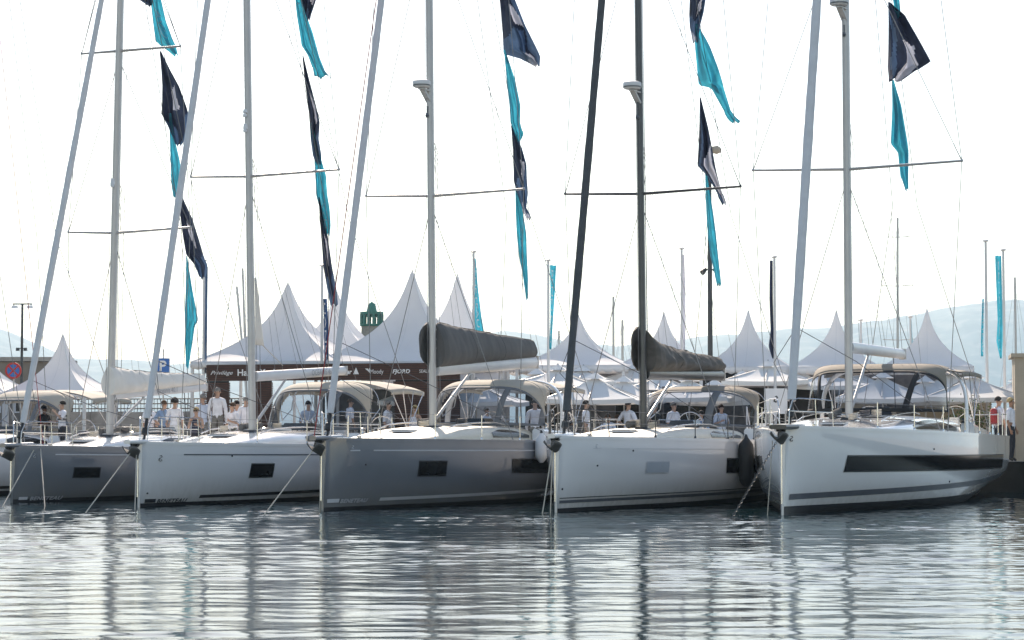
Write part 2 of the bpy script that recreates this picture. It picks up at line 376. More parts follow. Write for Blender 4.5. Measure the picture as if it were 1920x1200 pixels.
# ------------------------------------------------------------------ yachts
class Yacht:
    def __init__(s, stem, L, B, hb, hs, a=22, **k):
        s.bow = on_z(*stem); s.L = L; s.B = B; s.hb = hb; s.hs = hs; s.a = R(a)
        s.A = Vector((math.sin(s.a), math.cos(s.a), 0)); s.P = Vector((-math.cos(s.a), math.sin(s.a), 0))
        s.k = k
        s.root = thing('sailing_yacht', k['label'], 'sailboat', s.bow, math.pi / 2 - s.a, 'yachts moored bow out along the quay')
    def w(s, x, y, z): return s.bow + s.A * x + s.P * y + Vector((0, 0, z))
    def cp(s, px, py, y0=0.0):
        r = ray(px, py); o = Vector((0, 0, CAMZ)) - s.bow
        t = (y0 - o.dot(s.P)) / r.dot(s.P); p = o + r * t
        return p.dot(s.A), p.z
    def xp(s, px, py, x0):
        r = ray(px, py); o = Vector((0, 0, CAMZ)) - s.bow
        t = (x0 - o.dot(s.A)) / r.dot(s.A); p = o + r * t
        return p.dot(s.P), p.z
    # hull form
    def zs(s, x):
        t = x / s.L; return s.hb - (s.hb - s.hs) * (1.35 * t - .35 * t * t)
    def bd(s, x):
        t = max(0, min(1, x / s.L)); m = s.B / 2
        if t < .62: b = m * math.sin(math.pi / 2 * t / .62) ** .78
        else: b = m * (1 - .10 * ((t - .62) / .38) ** 2)
        return max(b, .085 + .0 * t)
    def zk(s, x):
        t = x / s.L
        return -.30 - .35 * math.sin(math.pi * min(1, t / .8)) + (.36 * max(0, (t - .55) / .45) ** 1.3)
    def hw(s, x, z):
        t = max(0, min(1, x / s.L)); zt = s.zs(x); zk = s.zk(x); q = max(0, min(1, (zt - z) / (zt - zk)))
        e = min(1, t / .5); n = 1.5 + 3.0 * e ** .8; m = 1.0 + 1.0 * e
        b = s.bd(x) * max(0, 1 - q ** n) ** (1 / m)
        if t < .03: b = max(b, .035 * (1 - max(0, q - .93) / .07))
        return b
    def hull_fn(s, side, off=0.0):
        return lambda x, z: (x, side * (s.hw(x, z) + off), z)
    def hx(s, px, z):
        lo, hi = 0.0, s.L
        for _ in range(40):
            m = (lo + hi) / 2
            if project(s.w(m, -s.hw(m, z), z))[0] < px: lo = m
            else: hi = m
        return lo
    def hxz(s, px, py):
        z = .8
        for _ in range(12):
            x = s.hx(px, z); p = project(s.w(x, -s.hw(x, z), z)); d = (s.w(x, -s.hw(x, z), z)).y
            z += (p[1] - py) * d / FPX
        return s.hx(px, z), z
    def patch(s, name, m, x0, x1, zlo, zhi, off=.006, side=-1, parent=None, nx=30, nz=10, slant=0.0):
        lo = zlo if callable(zlo) else (lambda x: zlo); hi = zhi if callable(zhi) else (lambda x: zhi)
        def fn(u, v):
            x = x0 + (x1 - x0) * u; z = lo(x) + (hi(x) - lo(x)) * v; xx = x + slant * v
            return (xx, side * (s.hw(xx, z) + off), z)
        mb = MB(); mb.grid(nx, nz, fn); o = mb.build(name, m, parent if parent is not None else s.hull)
        return o

def build_hull(s):
    k = s.k; L = s.L; hullm = k['hull']; nx, nz = 72, 44; af = k.get('antifoul_z', .09)
    xs = [L * (i / nx) ** 1.25 for i in range(nx + 1)]
    mb = MB()
    for side in (-1, 1):
        vs = []
        for x in xs:
            zt, zb = s.zs(x), s.zk(x)
            for j in range(nz + 1):
                q = j / nz; z = zt + (zb - zt) * q
                vs.append((x, side * s.hw(x, z), z))
        fs = [(i * (nz + 1) + j, (i + 1) * (nz + 1) + j, (i + 1) * (nz + 1) + j + 1, i * (nz + 1) + j + 1) for i in range(nx) for j in range(nz)]
        if side == 1: fs = [f[::-1] for f in fs]
        mb.add(vs, fs)
    # stem strip and transom
    vs = []
    for side in (-1, 1):
        for j in range(nz + 1):
            z = s.zs(0) + (s.zk(0) - s.zs(0)) * j / nz; vs.append((0, side * s.hw(0, z), z))
    for j in range(nz + 1):
        z = s.zs(0) + (s.zk(0) - s.zs(0)) * j / nz; vs.append((-.05 - .02 * (1 - j / nz), 0, z))
    n1 = nz + 1
    mb.add(vs, [(j, j + 1, 2 * n1 + j + 1, 2 * n1 + j) for j in range(nz)] + [(2 * n1 + j, 2 * n1 + j + 1, n1 + j + 1, n1 + j) for j in range(nz)])
    tv = [(L, side * s.hw(L, s.zs(L) + (s.zk(L) - s.zs(L)) * j / nz), s.zs(L) + (s.zk(L) - s.zs(L)) * j / nz) for side in (-1, 1) for j in range(nz + 1)]
    mb.add(tv, [(j, j + 1, n1 + j + 1, n1 + j) for j in range(nz)])
    s.hull = mb.build('hull', hullm, s.root, angle=50)
    # bottom paint and stripes follow the hull skin
    for side in (-1, 1):
        s.patch('bottom_paint', 'antifoul_black', .0, L * .995, lambda x: s.zk(x) + .02, lambda x: max(s.zk(x) + .03, af + .10 * (x / L) ** 2 * k.get('af_rise', 1)), .008, side, nx=72, nz=16)
        for st in k.get('stripes', []):
            s.patch(*st[:2], st[2], st[3] if st[3] else L * .97, st[4], st[5], .012, side, nx=72, nz=3)
    for (nm, m, pl, pr, ytl, ybl, ytr, ybr, sl) in k.get('ports', []):
        xa, za1 = s.hxz(pl, ytl); _, za0 = s.hxz(pl, ybl); xb, zb1 = s.hxz(pr, ytr); _, zb0 = s.hxz(pr, ybr); x0, x1 = xa, xb
        z0 = lambda x, xa=xa, xb=xb, p=za0, q=zb0: p + (q - p) * (x - xa) / (xb - xa)
        z1 = lambda x, xa=xa, xb=xb, p=za1, q=zb1: p + (q - p) * (x - xa) / (xb - xa)
        p = s.patch(nm, m, x0, x1, z0, z1, .018, -1, slant=sl)
        fr = s.patch('frame', 'stripe_black' if m != 'pale_blind' else 'stripe_silver', x0 - .03, x1 + .03, (lambda x, z0=z0: (z0(x) if callable(z0) else z0) - .03), (lambda x, z1=z1: (z1(x) if callable(z1) else z1) + .03), .012, -1, parent=p, slant=sl)
        s.patch(nm, m, x0, x1, z0, z1, .010, 1, slant=sl)
    # lettering
    for (txt, pl, pr, yt, yb, m) in k.get('text', []):
        x0, z = s.hxz(pl, yb); x1, zt_ = s.hxz(pr, yb); _, zt_ = s.hxz(pl, yt); vs, fs, wd = text_mesh(txt, .18, 1.1, .03); kx = (x1 - x0) / wd; kz = (zt_ - z) / .7
        mb = MB(); mb.add([(x0 + u * kx, -(s.hw(x0 + u * kx, z + v * kz) + .022), z + v * kz) for u, v in vs], fs); mb.build('name_lettering', m, s.hull, smooth=False)
    for (m, pl, pr, yt, yb) in k.get('blocks', []):
        x0, z0 = s.hxz(pl, yb); x1, _ = s.hxz(pr, yb); _, z1 = s.hxz(pl, yt); s.patch('stripe_block', m, x0, x1, z0, z1, .014)
    if 'emblem' in k:     # little curled sea-horse mark near the stem
        pex, pey, em, es = k['emblem']; ex, ez = s.hxz(pex, pey); es *= 1.25
        pts = [(-.2, 1.0), (.15, 1.1), (.4, .85), (.15, .6), (-.25, .4), (-.35, .05), (0, -.2), (.4, -.1), (.35, .15), (.1, .1)]
        mb = MB(); mb.tube([(ex + u * es, -(s.hw(ex + u * es, ez + v * es) + .008), ez + v * es) for u, v in pts], [es * q for q in (.06, .14, .15, .16, .2, .2, .16, .11, .08, .04)], 6, ry=.006, side=(1, 0, 0))
        mb.build('emblem', em, s.hull)
    # stem plate
    mb = MB(); mb.tube([(-.055, 0, z) for z in (.25, .8, s.hb - .15)], .022, 6); mb.build('stem_guard', 'steel', s.hull)
    for (fpx, fpy) in k.get('fittings', []):
        x, z = s.hxz(fpx, fpy)
        mb = MB(); b = s.hw(x, z); mb.tube([(x, -(b + .02), z), (x, -(b - .02), z)], .022, 8); mb.build('skin_fitting', 'stripe_black', s.hull)

def build_deck(s):
    k = s.k; L = s.L
    mb = MB()
    def dk(u, v):
        x = .02 + (L - .04) * u; b = s.bd(x) - .01; y = (2 * v - 1) * b
        return (x, y, s.zs(x) + .015 + .05 * (1 - (2 * v - 1) ** 2) * min(1, b))
    mb.grid(50, 10, dk); s.deck = mb.build('deck', 'deck_white', s.root)
    rail = k.get('rail', k['hull'])
    for side in (-1, 1):
        mb = MB(); pr = [(.012, -.02), (.012, .055), (-.03, .06), (-.045, .0)]
        def rl(u, v):
            x = -.02 + (L + .0) * u ** 1.2; x = min(x, L); q = pr[min(3, int(round(v * 3)))]
            return (x, side * (s.bd(max(x, 0)) + q[0]), s.zs(max(x, 0)) + q[1] + .012)
        mb.grid(46, 3, rl); mb.build('toe_rail', rail, s.deck)
    # coachroof
    c0, c1 = k.get('coach', (.17, .64)); c0 *= L; c1 *= L; ch = k.get('coach_h', .42); rm = k.get('roof', 'white_gelcoat')
    def cw(x): return min(s.bd(x) * .70, s.B * .31)
    def chh(x):
        t = (x - c0) / (c1 - c0); return ch * (math.sin(math.pi / 2 * min(1, t / .75)) ** 1.0)
    s.coach_z = lambda x: s.zs(x) + .05 + chh(min(max(x, c0), c1))
    def cr(u, v):
        x = c0 + (c1 - c0) * u; ph = math.pi * v; cx, sx = math.cos(ph), math.sin(ph)
        yy = cw(x) * (abs(cx) ** .55) * (1 if cx >= 0 else -1) * min(1, (u * 9 + .12)); zz = chh(x) * (abs(sx) ** .5)
        return (x, yy, s.zs(x) + .02 + zz)
    mb = MB(); mb.grid(34, 28, cr)
    n = 28; mb.add([cr(1, j / n) for j in range(n + 1)], [tuple(range(n + 1))])
    s.roof = mb.build('coachroof', rm, s.root, angle=60)
    if k.get('roof_window', True):
        a, b = k.get('rw', (.45, .62)); a *= L; b *= L
        for side in (-1, 1):
            mb = MB()
            def wn(u, v):
                x = a + (b - a) * u; zz = chh(x) * (.28 + .50 * v * (.35 + .65 * math.sin(math.pi * min(1, .15 + u * .85))))
                f = min(1, zz / max(chh(x), .01)); sx = f ** 2; cx = math.sqrt(max(0, 1 - sx * sx)) ** .55
                return (x, side * (cw(x) * cx + .014), s.zs(x) + .02 + zz)
            mb.grid(18, 3, wn); mb.build('cabin_window', 'dark_glass', s.roof)
    for hx, hy in k.get('hatches', [(.30, 0), (.47, .35), (.47, -.35)]):
        x = hx * L; z = s.coach_z(x) if abs(hy) < .9 else s.zs(x) + .07
        mb = MB(); mb.box((x, hy, z + .005), (.55, .5, .05), taper=.92); h = mb.build('deck_hatch', 'tinted_glass', s.roof, smooth=False)
        mb = MB(); mb.box((x, hy, z - .008), (.63, .58, .045), taper=.96); mb.build('hatch_frame', 'aluminium', h, smooth=False)
    for side in (-1, 1):
        mb = MB(); ys = side * cw(.5 * L) * .72
        pts = [(x, ys * (.75 + .25 * (x / L) / .6), s.coach_z(x) + (.0 if i in (0, 6) else .06)) for i, x in enumerate(np.linspace(.33 * L, .58 * L, 7))]
        mb.tube(pts, .016, 6); mb.build('grab_rail', 'steel', s.roof)
    # cockpit coamings, sole and helm
    for side in (-1, 1):
        mb = MB()
        def co(u, v):
            x = c1 - .15 + (L - .35 - c1) * u; yb = s.bd(x) * .70
            q = [(0.22, 0), (.20, .30), (.14, .36), (-.12, .36), (-.16, .30), (-.16, 0)][int(round(v * 5))]
            return (x, side * (yb + q[0]), s.zs(x) + .02 + q[1] * (1 - .45 * u))
        mb.grid(12, 5, co); n1 = 13
        mb.add([co(0, j / 5) for j in range(6)], [tuple(range(6))]); mb.add([co(1, j / 5) for j in range(6)], [tuple(range(6))])
        mb.build('cockpit_coaming', 'white_gelcoat', s.root)
        wx = L - 2.1; wy = side * s.B * .23; wz = s.zs(wx) + .50
        mb = MB(); mb.box((wx - .12, wy, s.zs(wx) + .27), (.26, .30, .60), taper=.8); ped = mb.build('helm_pedestal', 'white_gelcoat', s.root, smooth=False)
        mb = MB(); mb.tube([(wx + .08, wy + .40 * math.cos(t), wz + .40 * math.sin(t)) for t in np.linspace(0, 2 * math.pi, 25)], .016, 6, cap=False)
        for t in range(5):
            an = t * 1.2566; mb.tube([(wx + .06, wy, wz), (wx + .08, wy + .4 * math.cos(an), wz + .4 * math.sin(an))], .009, 5)
        mb.tube([(wx - .02, wy, wz), (wx + .09, wy, wz)], .05, 8)
        mb.build('steering_wheel', 'steel', ped)
        mb = MB(); wxx = c1 + .5; mb.lathe([(.09, 0), (.075, .04), (.07, .10), (.085, .13), (.085, .17), (.03, .19)], (wxx, side * s.bd(wxx) * .70, s.zs(wxx) + .36), 14); mb.build('winch', 'steel', s.root)
    # pulpit, pushpit, stanchions, lifelines
    def edge(x, side, dz=0): return (x, side * (s.bd(x) - .07), s.zs(x) + .06 + dz)
    ph = .62
    for side in (-1, 1):
        mb = MB()
        mb.tube([edge(1.55, side), edge(1.5, side, ph * .97), edge(.95, side, ph), edge(.45, side, ph), edge(.30, side, ph * .92), edge(.22, side, .35), edge(.20, side, 0)], .014, 6)
        mb.tube([edge(.95, side, ph), edge(.98, side, 0)], .013, 6); mb.tube([edge(.24, side, .33), edge(1.52, side, .33)], .011, 6)
        mb.build('pulpit', k.get('rails', 'steel'), s.root)
        xs = list(np.linspace(1.5, L - .9, int((L - 2.4) / 1.9) + 2))
        for x in xs[1:-1]:
            mb = MB(); mb.tube([edge(x, side), edge(x, side, ph)], .0135, 6); mb.lathe([(.03, 0), (.03, .05), (.016, .07)], edge(x, side), 8); mb.build('stanchion', k.get('rails', 'steel'), s.root)
        for h in (.60, .32):
            mb = MB(); mb.tube([edge(x, side, h) for x in xs], .0045, 5); mb.build('lifeline', 'wire', s.root)
        mb = MB(); mb.tube([edge(L - 1.5, side), edge(L - 1.48, side, ph), edge(L - .2, side, ph), (L - .12, side * s.bd(L) * .55, s.zs(L) + ph + .06), (L - .12, side * s.bd(L) * .55, s.zs(L) + .06)], .014, 6)
        mb.tube([edge(L - .25, side), edge(L - .2, side, ph)], .013, 6); mb.build('pushpit', 'steel', s.root)
    # bowsprit and anchor
    bl, bt = k.get('sprit', .5), k.get('sprit_z', s.hb + .03)
    sm = k.get('sprit_m', k['hull'])
    mb = MB(); wd = k.get('sprit_w', .17)
    def bs(u, v):
        x = .75 - (.75 + bl) * u; ph = 2 * math.pi * v; r = (1 - .45 * u)
        yy = wd * r * (abs(math.cos(ph)) ** .6) * (1 if math.cos(ph) >= 0 else -1); zz = .075 * (1 - .3 * u) * (abs(math.sin(ph)) ** .6) * (1 if math.sin(ph) >= 0 else -1)
        return (x, yy, bt + zz + .03)
    mb.grid(8, 16, bs); mb.add([bs(1, j / 16) for j in range(16)], [tuple(range(16))]); sp = mb.build('bowsprit', sm, s.root, angle=60)
    mb = MB(); mb.tube([(-bl * .55, 0, bt - .04), (-.04, 0, bt - .42 * (1 if bl > .2 else .8))], .012, 6); mb.build('bobstay', 'steel', sp)
    az = bt - .13; ax = -bl * .62 - k.get('anchor_f', .05)
    an = bpy.data.objects.new('anchor', None); COL.objects.link(an); an.parent = s.root
    mb = MB(); mb.beam((ax + .75, 0, az + .13), (ax - .02, 0, az + .02), .035, .07); mb.beam((ax - .02, 0, az + .02), (ax + .0, 0, az - .16), .04, .06); mb.build('shank', 'chain_steel', an)
    mb = MB()
    def fl(u, v):
        y = (2 * v - 1); l = .52 * u
        return (ax - .06 + l * .75 - .10 * (1 - u) , y * .20 * math.sin(math.pi * min(1, .18 + u * .82)) ** .7, az - .06 - .16 * u + .12 * abs(y) ** 1.6 - .05 * (1 - abs(y)))
    mb.grid(8, 8, fl); mb.build('fluke', 'chain_steel', an, solid=.025)
    mb = MB(); mb.tube([(ax + .2, -.10, az + .11), (ax + .2, .10, az + .11)], .06, 12); mb.build('bow_roller', 'black_plastic', an)

def stay_top(s, base, target_px):
    best = None
    for z in np.arange(10, 27, .1):
        p = mast_pt(s, z); a = s.w(*base); b = s.w(*p)
        # where this line crosses image row 0
        lo, hi = 0.0, 1.3
        for _ in range(40):
            m = (lo + hi) / 2
            if project(a + (b - a) * m)[1] > 0: lo = m
            else: hi = m
        e = abs(project(a + (b - a) * lo)[0] - target_px)
        if best is None or e < best[0]: best = (e, z)
    return best[1]
def mast_pt(s, z):
    t = (z - s.mb[2]) / (s.mt[2] - s.mb[2]); return tuple(s.mb[i] + (s.mt[i] - s.mb[i]) * t for i in range(3))

def build_rig(s):
    k = s.k; mm = k.get('mast_m', 'aluminium')
    xm, _ = s.cp(*k['mast'][0]); zb = s.coach_z(xm) - .03
    x1 = xm + .02 * 11
    y1, z1 = s.xp(*k['mast'][1], x1); y0, z0 = s.xp(*k['mast'][0], xm)
    s.mb = (xm, y0, z0); s.mt = (x1, y1, z1)
    p0 = mast_pt(s, zb)
    fb = k['forestay'][0]; fx, fz = s.cp(*fb); fx = max(fx, -.25)
    base = (fx, 0, s.hb + .10)
    H = min(max(stay_top(s, base, k['forestay'][1]), 14), 23); s.H = H
    top = mast_pt(s, H + .5)
    mb = MB(); pts = [mast_pt(s, z) for z in np.linspace(zb, H + .5, 14)]
    mb.tube(pts, [.135] * 9 + [.13, .12, .11, .10, .085], 16, ry=[.088] * 9 + [.085, .08, .075, .07, .06], side=(1, 0, 0))
    s.mast = mb.build('mast', mm, s.root)
    mb = MB(); q = mast_pt(s, zb + .01); mb.box((q[0], q[1], q[2]), (.46, .36, .06), taper=.85); mb.build('mast_step', 'black_plastic', s.mast, smooth=False)
    mb = MB(); mb.tube([(mast_pt(s, z)[0] + .137, mast_pt(s, z)[1], z) for z in np.linspace(zb + 1.2, H, 8)], .012, 4); mb.build('sail_track', 'black_plastic', s.mast)
    # small mast fittings
    for (px, py, sz) in k.get('mast_boxes', []):
        _, z = s.cp(px, py); q = mast_pt(s, z)
        mb = MB(); mb.box((q[0] - .17, q[1], z), (.10, .10, .14 * sz), taper=.7); mb.lathe([(.05, 0), (.06, .05), (.03, .10)], (q[0] - .19, q[1], z - .16), 8); mb.build('mast_light', 'panel_white', s.mast)
    if 'radar' in k:
        _, z = s.cp(*k['radar']); q = mast_pt(s, z); rx, ry = q[0] - .36, q[1] + .08
        mb = MB(); mb.lathe([(.13, -.09), (.20, -.08), (.235, -.04), (.24, .04), (.23, .085), (.17, .11), (.0, .115)], (rx, ry, z), 24); rd = mb.build('radar_dome', 'panel_white', s.mast)
        mb = MB(); mb.lathe([(.2405, -.05), (.2415, -.02)], (rx, ry, z), 24); mb.build('dome_seam', 'stripe_grey', rd)
        mb = MB(); mb.beam((rx + .02, ry, z - .11), (q[0] - .08, q[1], z - .42), .16, .05); mb.beam((rx - .1, ry, z - .12), (q[0] - .08, q[1], z - .14), .14, .03); mb.build('radar_bracket', 'aluminium', s.mast)
        mb = MB(); mb.lathe([(.035, 0), (.055, .05), (.03, .11)], (q[0] - .18, q[1], z - .85), 10); mb.box((q[0] - .16, q[1], z - .66), (.035, .035, .22)); mb.build('mast_light', 'stripe_grey', s.mast)
    # spreaders
    tips = []
    for (py, sl) in k['spreaders']:
        _, z = s.cp(k['mast'][0][0] + (k['mast'][1][0] - k['mast'][0][0]) * (k['mast'][0][1] - py) / max(1, k['mast'][0][1] - k['mast'][1][1]), py); q = mast_pt(s, z); row = []
        for side in (-1, 1):
            tip = (q[0] + .36 * sl, q[1] + side * sl, z + .075 * sl)
            mb = MB(); mb.tube([q, tuple((q[i] * .5 + tip[i] * .5) for i in range(3)), tip], [.075, .06, .045], 8, ry=[.042, .036, .03], side=(1, 0, 0)); mb.lathe([(.02, -.03), (.045, 0), (.02, .05)], tip, 8)
            mb.build('spreader', mm, s.mast); row.append(tip)
        tips.append((q, row))
    xs = tips and sorted(tips, key=lambda t: t[0][2])
    extra = [z for z in (xs[-1][0][2] + 5.0,) if z < H - 1.5]
    for z in extra:
        q = mast_pt(s, z); row = []
        for side in (-1, 1):
            tip = (q[0] + .3, q[1] + side * s.B * .24, z + .06)
            mb = MB(); mb.tube([q, tip], [.07, .04], 8, ry=[.04, .03], side=(1, 0, 0)); mb.build('spreader', mm, s.mast); row.append(tip)
        xs.append((q, row))
    wr = .0105
    for si, side in enumerate((-1, 1)):
        ch = (xm + .75, side * (s.bd(xm + .6) - .12), s.zs(xm) + .06)
        line = [ch] + [r[si] for _, r in xs] + [mast_pt(s, H)]
        mb = MB(); mb.tube(line, wr, 5); mb.tube([ch, tuple(ch[i] + (line[1][i] - ch[i]) * .045 for i in range(3))], .017, 6); mb.build('cap_shroud', 'wire', s.root)
        mb = MB(); mb.tube([(ch[0] - .1, ch[1] * .93, ch[2]), mast_pt(s, xs[0][0][2] - .25)], wr, 5); mb.build('lower_shroud', 'wire', s.root)
        for i in range(len(xs)):
            nz_ = xs[i + 1][0][2] - .25 if i + 1 < len(xs) else H - .4
            mb = MB(); mb.tube([xs[i][1][si], mast_pt(s, nz_)], wr, 5); mb.tube([xs[i][1][si], tuple(xs[i][1][si][j] + (mast_pt(s, nz_)[j] - xs[i][1][si][j]) * .07 for j in range(3))], .013, 5); mb.build('diagonal_shroud', 'wire', s.root)
        mb = MB(); bz = s.zs(s.L) + .08; mb.tube([(s.L - .25, side * s.B * .36, bz), (s.L - 2.8, side * .35, bz + 6.5), mast_pt(s, H + .4)], wr, 5); mb.build('backstay', 'wire', s.root)
    hal = [(.22, -.05), (.30, .04), (-.19, .05), (.62, .06)]
    for dx, dy in hal:
        mb = MB(); q0 = mast_pt(s, zb + .4); q1 = mast_pt(s, H - .2); mb.tube([(q0[0] + dx, q0[1] + dy, zb + .1), (q1[0] + dx * .7, q1[1] + dy, H - .2)], .008, 5); mb.build('halyard', 'wire', s.root)
    # furled genoa on the forestay
    gm = k.get('genoa', 'genoa_white'); T = Vector(mast_pt(s, H)); Bz = Vector(base); mb = MB()
    d = T - Bz
    low = .55 / d.length; gr = k.get('genoa_r', .105) * .86
    pts = [Bz + d * t for t in np.linspace(low, .95, 60)]
    rs = [gr * (.62 + .45 * math.sin(math.pi * min(1, .08 + .92 * i / 59)) ** .5 * (1 - .55 * i / 59)) * (1 + .04 * math.sin(i * 2.1) + .03 * math.sin(i * .7 + 1)) for i in range(60)]
    mb.tube(pts, rs, 12); gen = mb.build('furled_genoa', gm, s.root)
    mb = MB(); mb.tube([Bz + d * (t / d.length) for t in (.0, .12, .16, .30, .34, .52, .60)], [.03, .03, .09, .085, .045, .045, .03], 10); mb.build('furling_drum', 'black_plastic', s.root)
    mb = MB(); mb.tube([Bz + d * .9, T], .012, 5); mb.build('forestay', 'wire', s.root)
    # genoa sheets running aft
    for side in (-1, 1):
        mb = MB(); c = Bz + d * k.get('clew', .105); mb.tube([c, (c[0] + 1.7, side * 1.0, c[2] - .75), (xm + 1.2, side * s.B * .30, s.coach_z(xm + 1.2) + .12)], .0085, 5); mb.build('jib_sheet', 'dark_rope', s.root)

def build_boom(s):
    k = s.k; bm = k['boom']; xm = s.mb[0]
    a = s.cp(*bm['a']); b = s.cp(*bm['b']); A = (xm + .17, s.mb[1], a[1]); Bp = (b[0], s.mb[1] + bm.get('swing', 0), b[1])
    mb = MB(); r = bm.get('r', .13)
    mb.tube([A, tuple((A[i] * .5 + Bp[i] * .5) for i in range(3)), Bp], [r, r, r * .95], 14, ry=[r * .65] * 3, side=(0, 0, 1))
    s.boom = mb.build('boom', bm.get('m', 'mast_white'), s.root)
    mb = MB(); mb.box((Bp[0] + .03, Bp[1], Bp[2]), (.06, r * 1.35, r * 2.05)); mb.build('boom_end', 'aluminium', s.boom, smooth=False)
    mb = MB(); f = .32; q = [A[i] + (Bp[i] - A[i]) * f for i in range(3)]; z0 = s.coach_z(xm) + .2; mb.tube([(q[0], q[1], q[2] - r), (xm + .2, s.mb[1], z0)], [.035, .045], 10); mb.build('boom_vang', 'aluminium', s.boom)
    mb = MB(); mb.tube([(Bp[0] - 1.2, Bp[1], Bp[2] - r), (Bp[0] - 1.0, Bp[1], s.coach_z(Bp[0] - 1.0) + .1)], .012, 5); mb.build('mainsheet', 'dark_rope', s.boom)
    mb = MB(); mb.tube([Bp, mast_pt(s, s.H)], .007, 4); mb.build('topping_lift', 'wire', s.root)
    if 'bag' in bm:
        g = bm['bag']; h0, h1, wd = g['h0'], g['h1'], g['w']; fwd = g.get('fwd', .0)
        def bag(u, v):
            x = A[0] - fwd - .02 + (Bp[0] - .1 - A[0] + fwd) * u; zb = A[2] + (Bp[2] - A[2]) * u + r * .72
            hh = h0 + (h1 - h0) * (u ** g.get('p', .8)); hh *= 1 + .04 * mnoise.noise(Vector((u * 9, 3, 0))) + .02 * mnoise.noise(Vector((u * 27, 1, 0)))
            if u < .04: hh *= .90 + .10 * math.sin(math.pi / 2 * u / .04)
            ph = 2 * math.pi * v; ww = wd * (1 - .6 * u) * (.75 if u < .005 else 1)
            yy = ww * math.sin(ph) * (1 + .42 * math.cos(ph))
            zz = hh * (.5 - .5 * math.cos(ph))
            cr = g.get('crumple', .05); nv_ = mnoise.noise(Vector((u * 14, math.cos(ph) * 1.2, math.sin(ph) * 1.2 + 7))) + .5 * mnoise.noise(Vector((u * 34, math.cos(ph) * 2.5, math.sin(ph) * 2.5)))
            return (x, A[1] + (Bp[1] - A[1]) * u + yy * (1 + cr * 3.0 * nv_), zb - .10 * (1 - u) + zz * (1 + cr * 1.2 * nv_))
        mb = MB(); mb.grid(70, 28, bag); 
        for e in (0, 1): mb.add([bag(e, j / 28) for j in range(28)], [tuple(range(28))])
        o = mb.build('sail_cover', g['m'], s.boom, angle=70)
        for su in (.30, .62):
            mb = MB(); mb.tube([(bag(su, v_)[0], bag(su, v_)[1] * 1.0 + (A[1] - bag(su, v_)[1]) * -.015, bag(su, v_)[2]) for v_ in np.linspace(.52, .98, 14)], .006, 4); mb.build('seam', g['m'], o)
        if g.get('flap'):
            fl_ = g['flap']; mb = MB()
            mb.grid(10, 10, lambda u, v: (A[0] + .25 - (fl_ + .42) * u * math.sqrt(max(.05, 1 - .85 * (2 * v - 1) ** 2)), A[1] + .17 + .10 * math.sin(u * 3.0) + .02 * math.sin(v * 9 + u * 7), A[2] + .05 + (h0 * .98) * v - .10 * u * (v - .5)))
            mb.build('cover_flap', g['m'], s.boom, solid=.02)
        if g.get('stack'):
            mb = MB(); 
            for i in range(6): mb.tube([(A[0] + .08, A[1] - .05 + .02 * i, A[2] + .35 + h0 * .10 * i), (A[0] + .16, A[1] + .03 * (-1) ** i, A[2] + .40 + h0 * .10 * i), (A[0] - .05, A[1] + .05, A[2] + .42 + h0 * .1 * i)], .06, 6)
            mb.build('folded_sail', 'sailcloth', o)
        mb = MB(); mb.tube([(bag(u, .5)[0], bag(u, .5)[1], bag(u, .5)[2] + .004) for u in np.linspace(.03, .98, 24)], .012, 5); mb.build('zip', 'black_canvas', o)
    if 'text' in bm:
        tx, f0, sz, m, dz = bm['text']
        def tf(u, v):
            x = A[0] + (Bp[0] - A[0]) * f0 + u; t = (x - A[0]) / (Bp[0] - A[0])
            return (x, A[1] + (Bp[1] - A[1]) * t - r * .68 - .012, A[2] + (Bp[2] - A[2]) * t + dz + v)
        text_on('lettering', tx, tf, sz, m, s.boom)
    for f in (.25, .5, .75):
        mb = MB(); q = [A[i] + (Bp[i] - A[i]) * f for i in range(3)]
        for side in (-1, 1): mb.tube([(q[0], q[1] + side * .12, q[2] + .1), mast_pt(s, A[2] + 6.2)], .005, 4)
        mb.build('lazy_jack', 'wire', s.root)

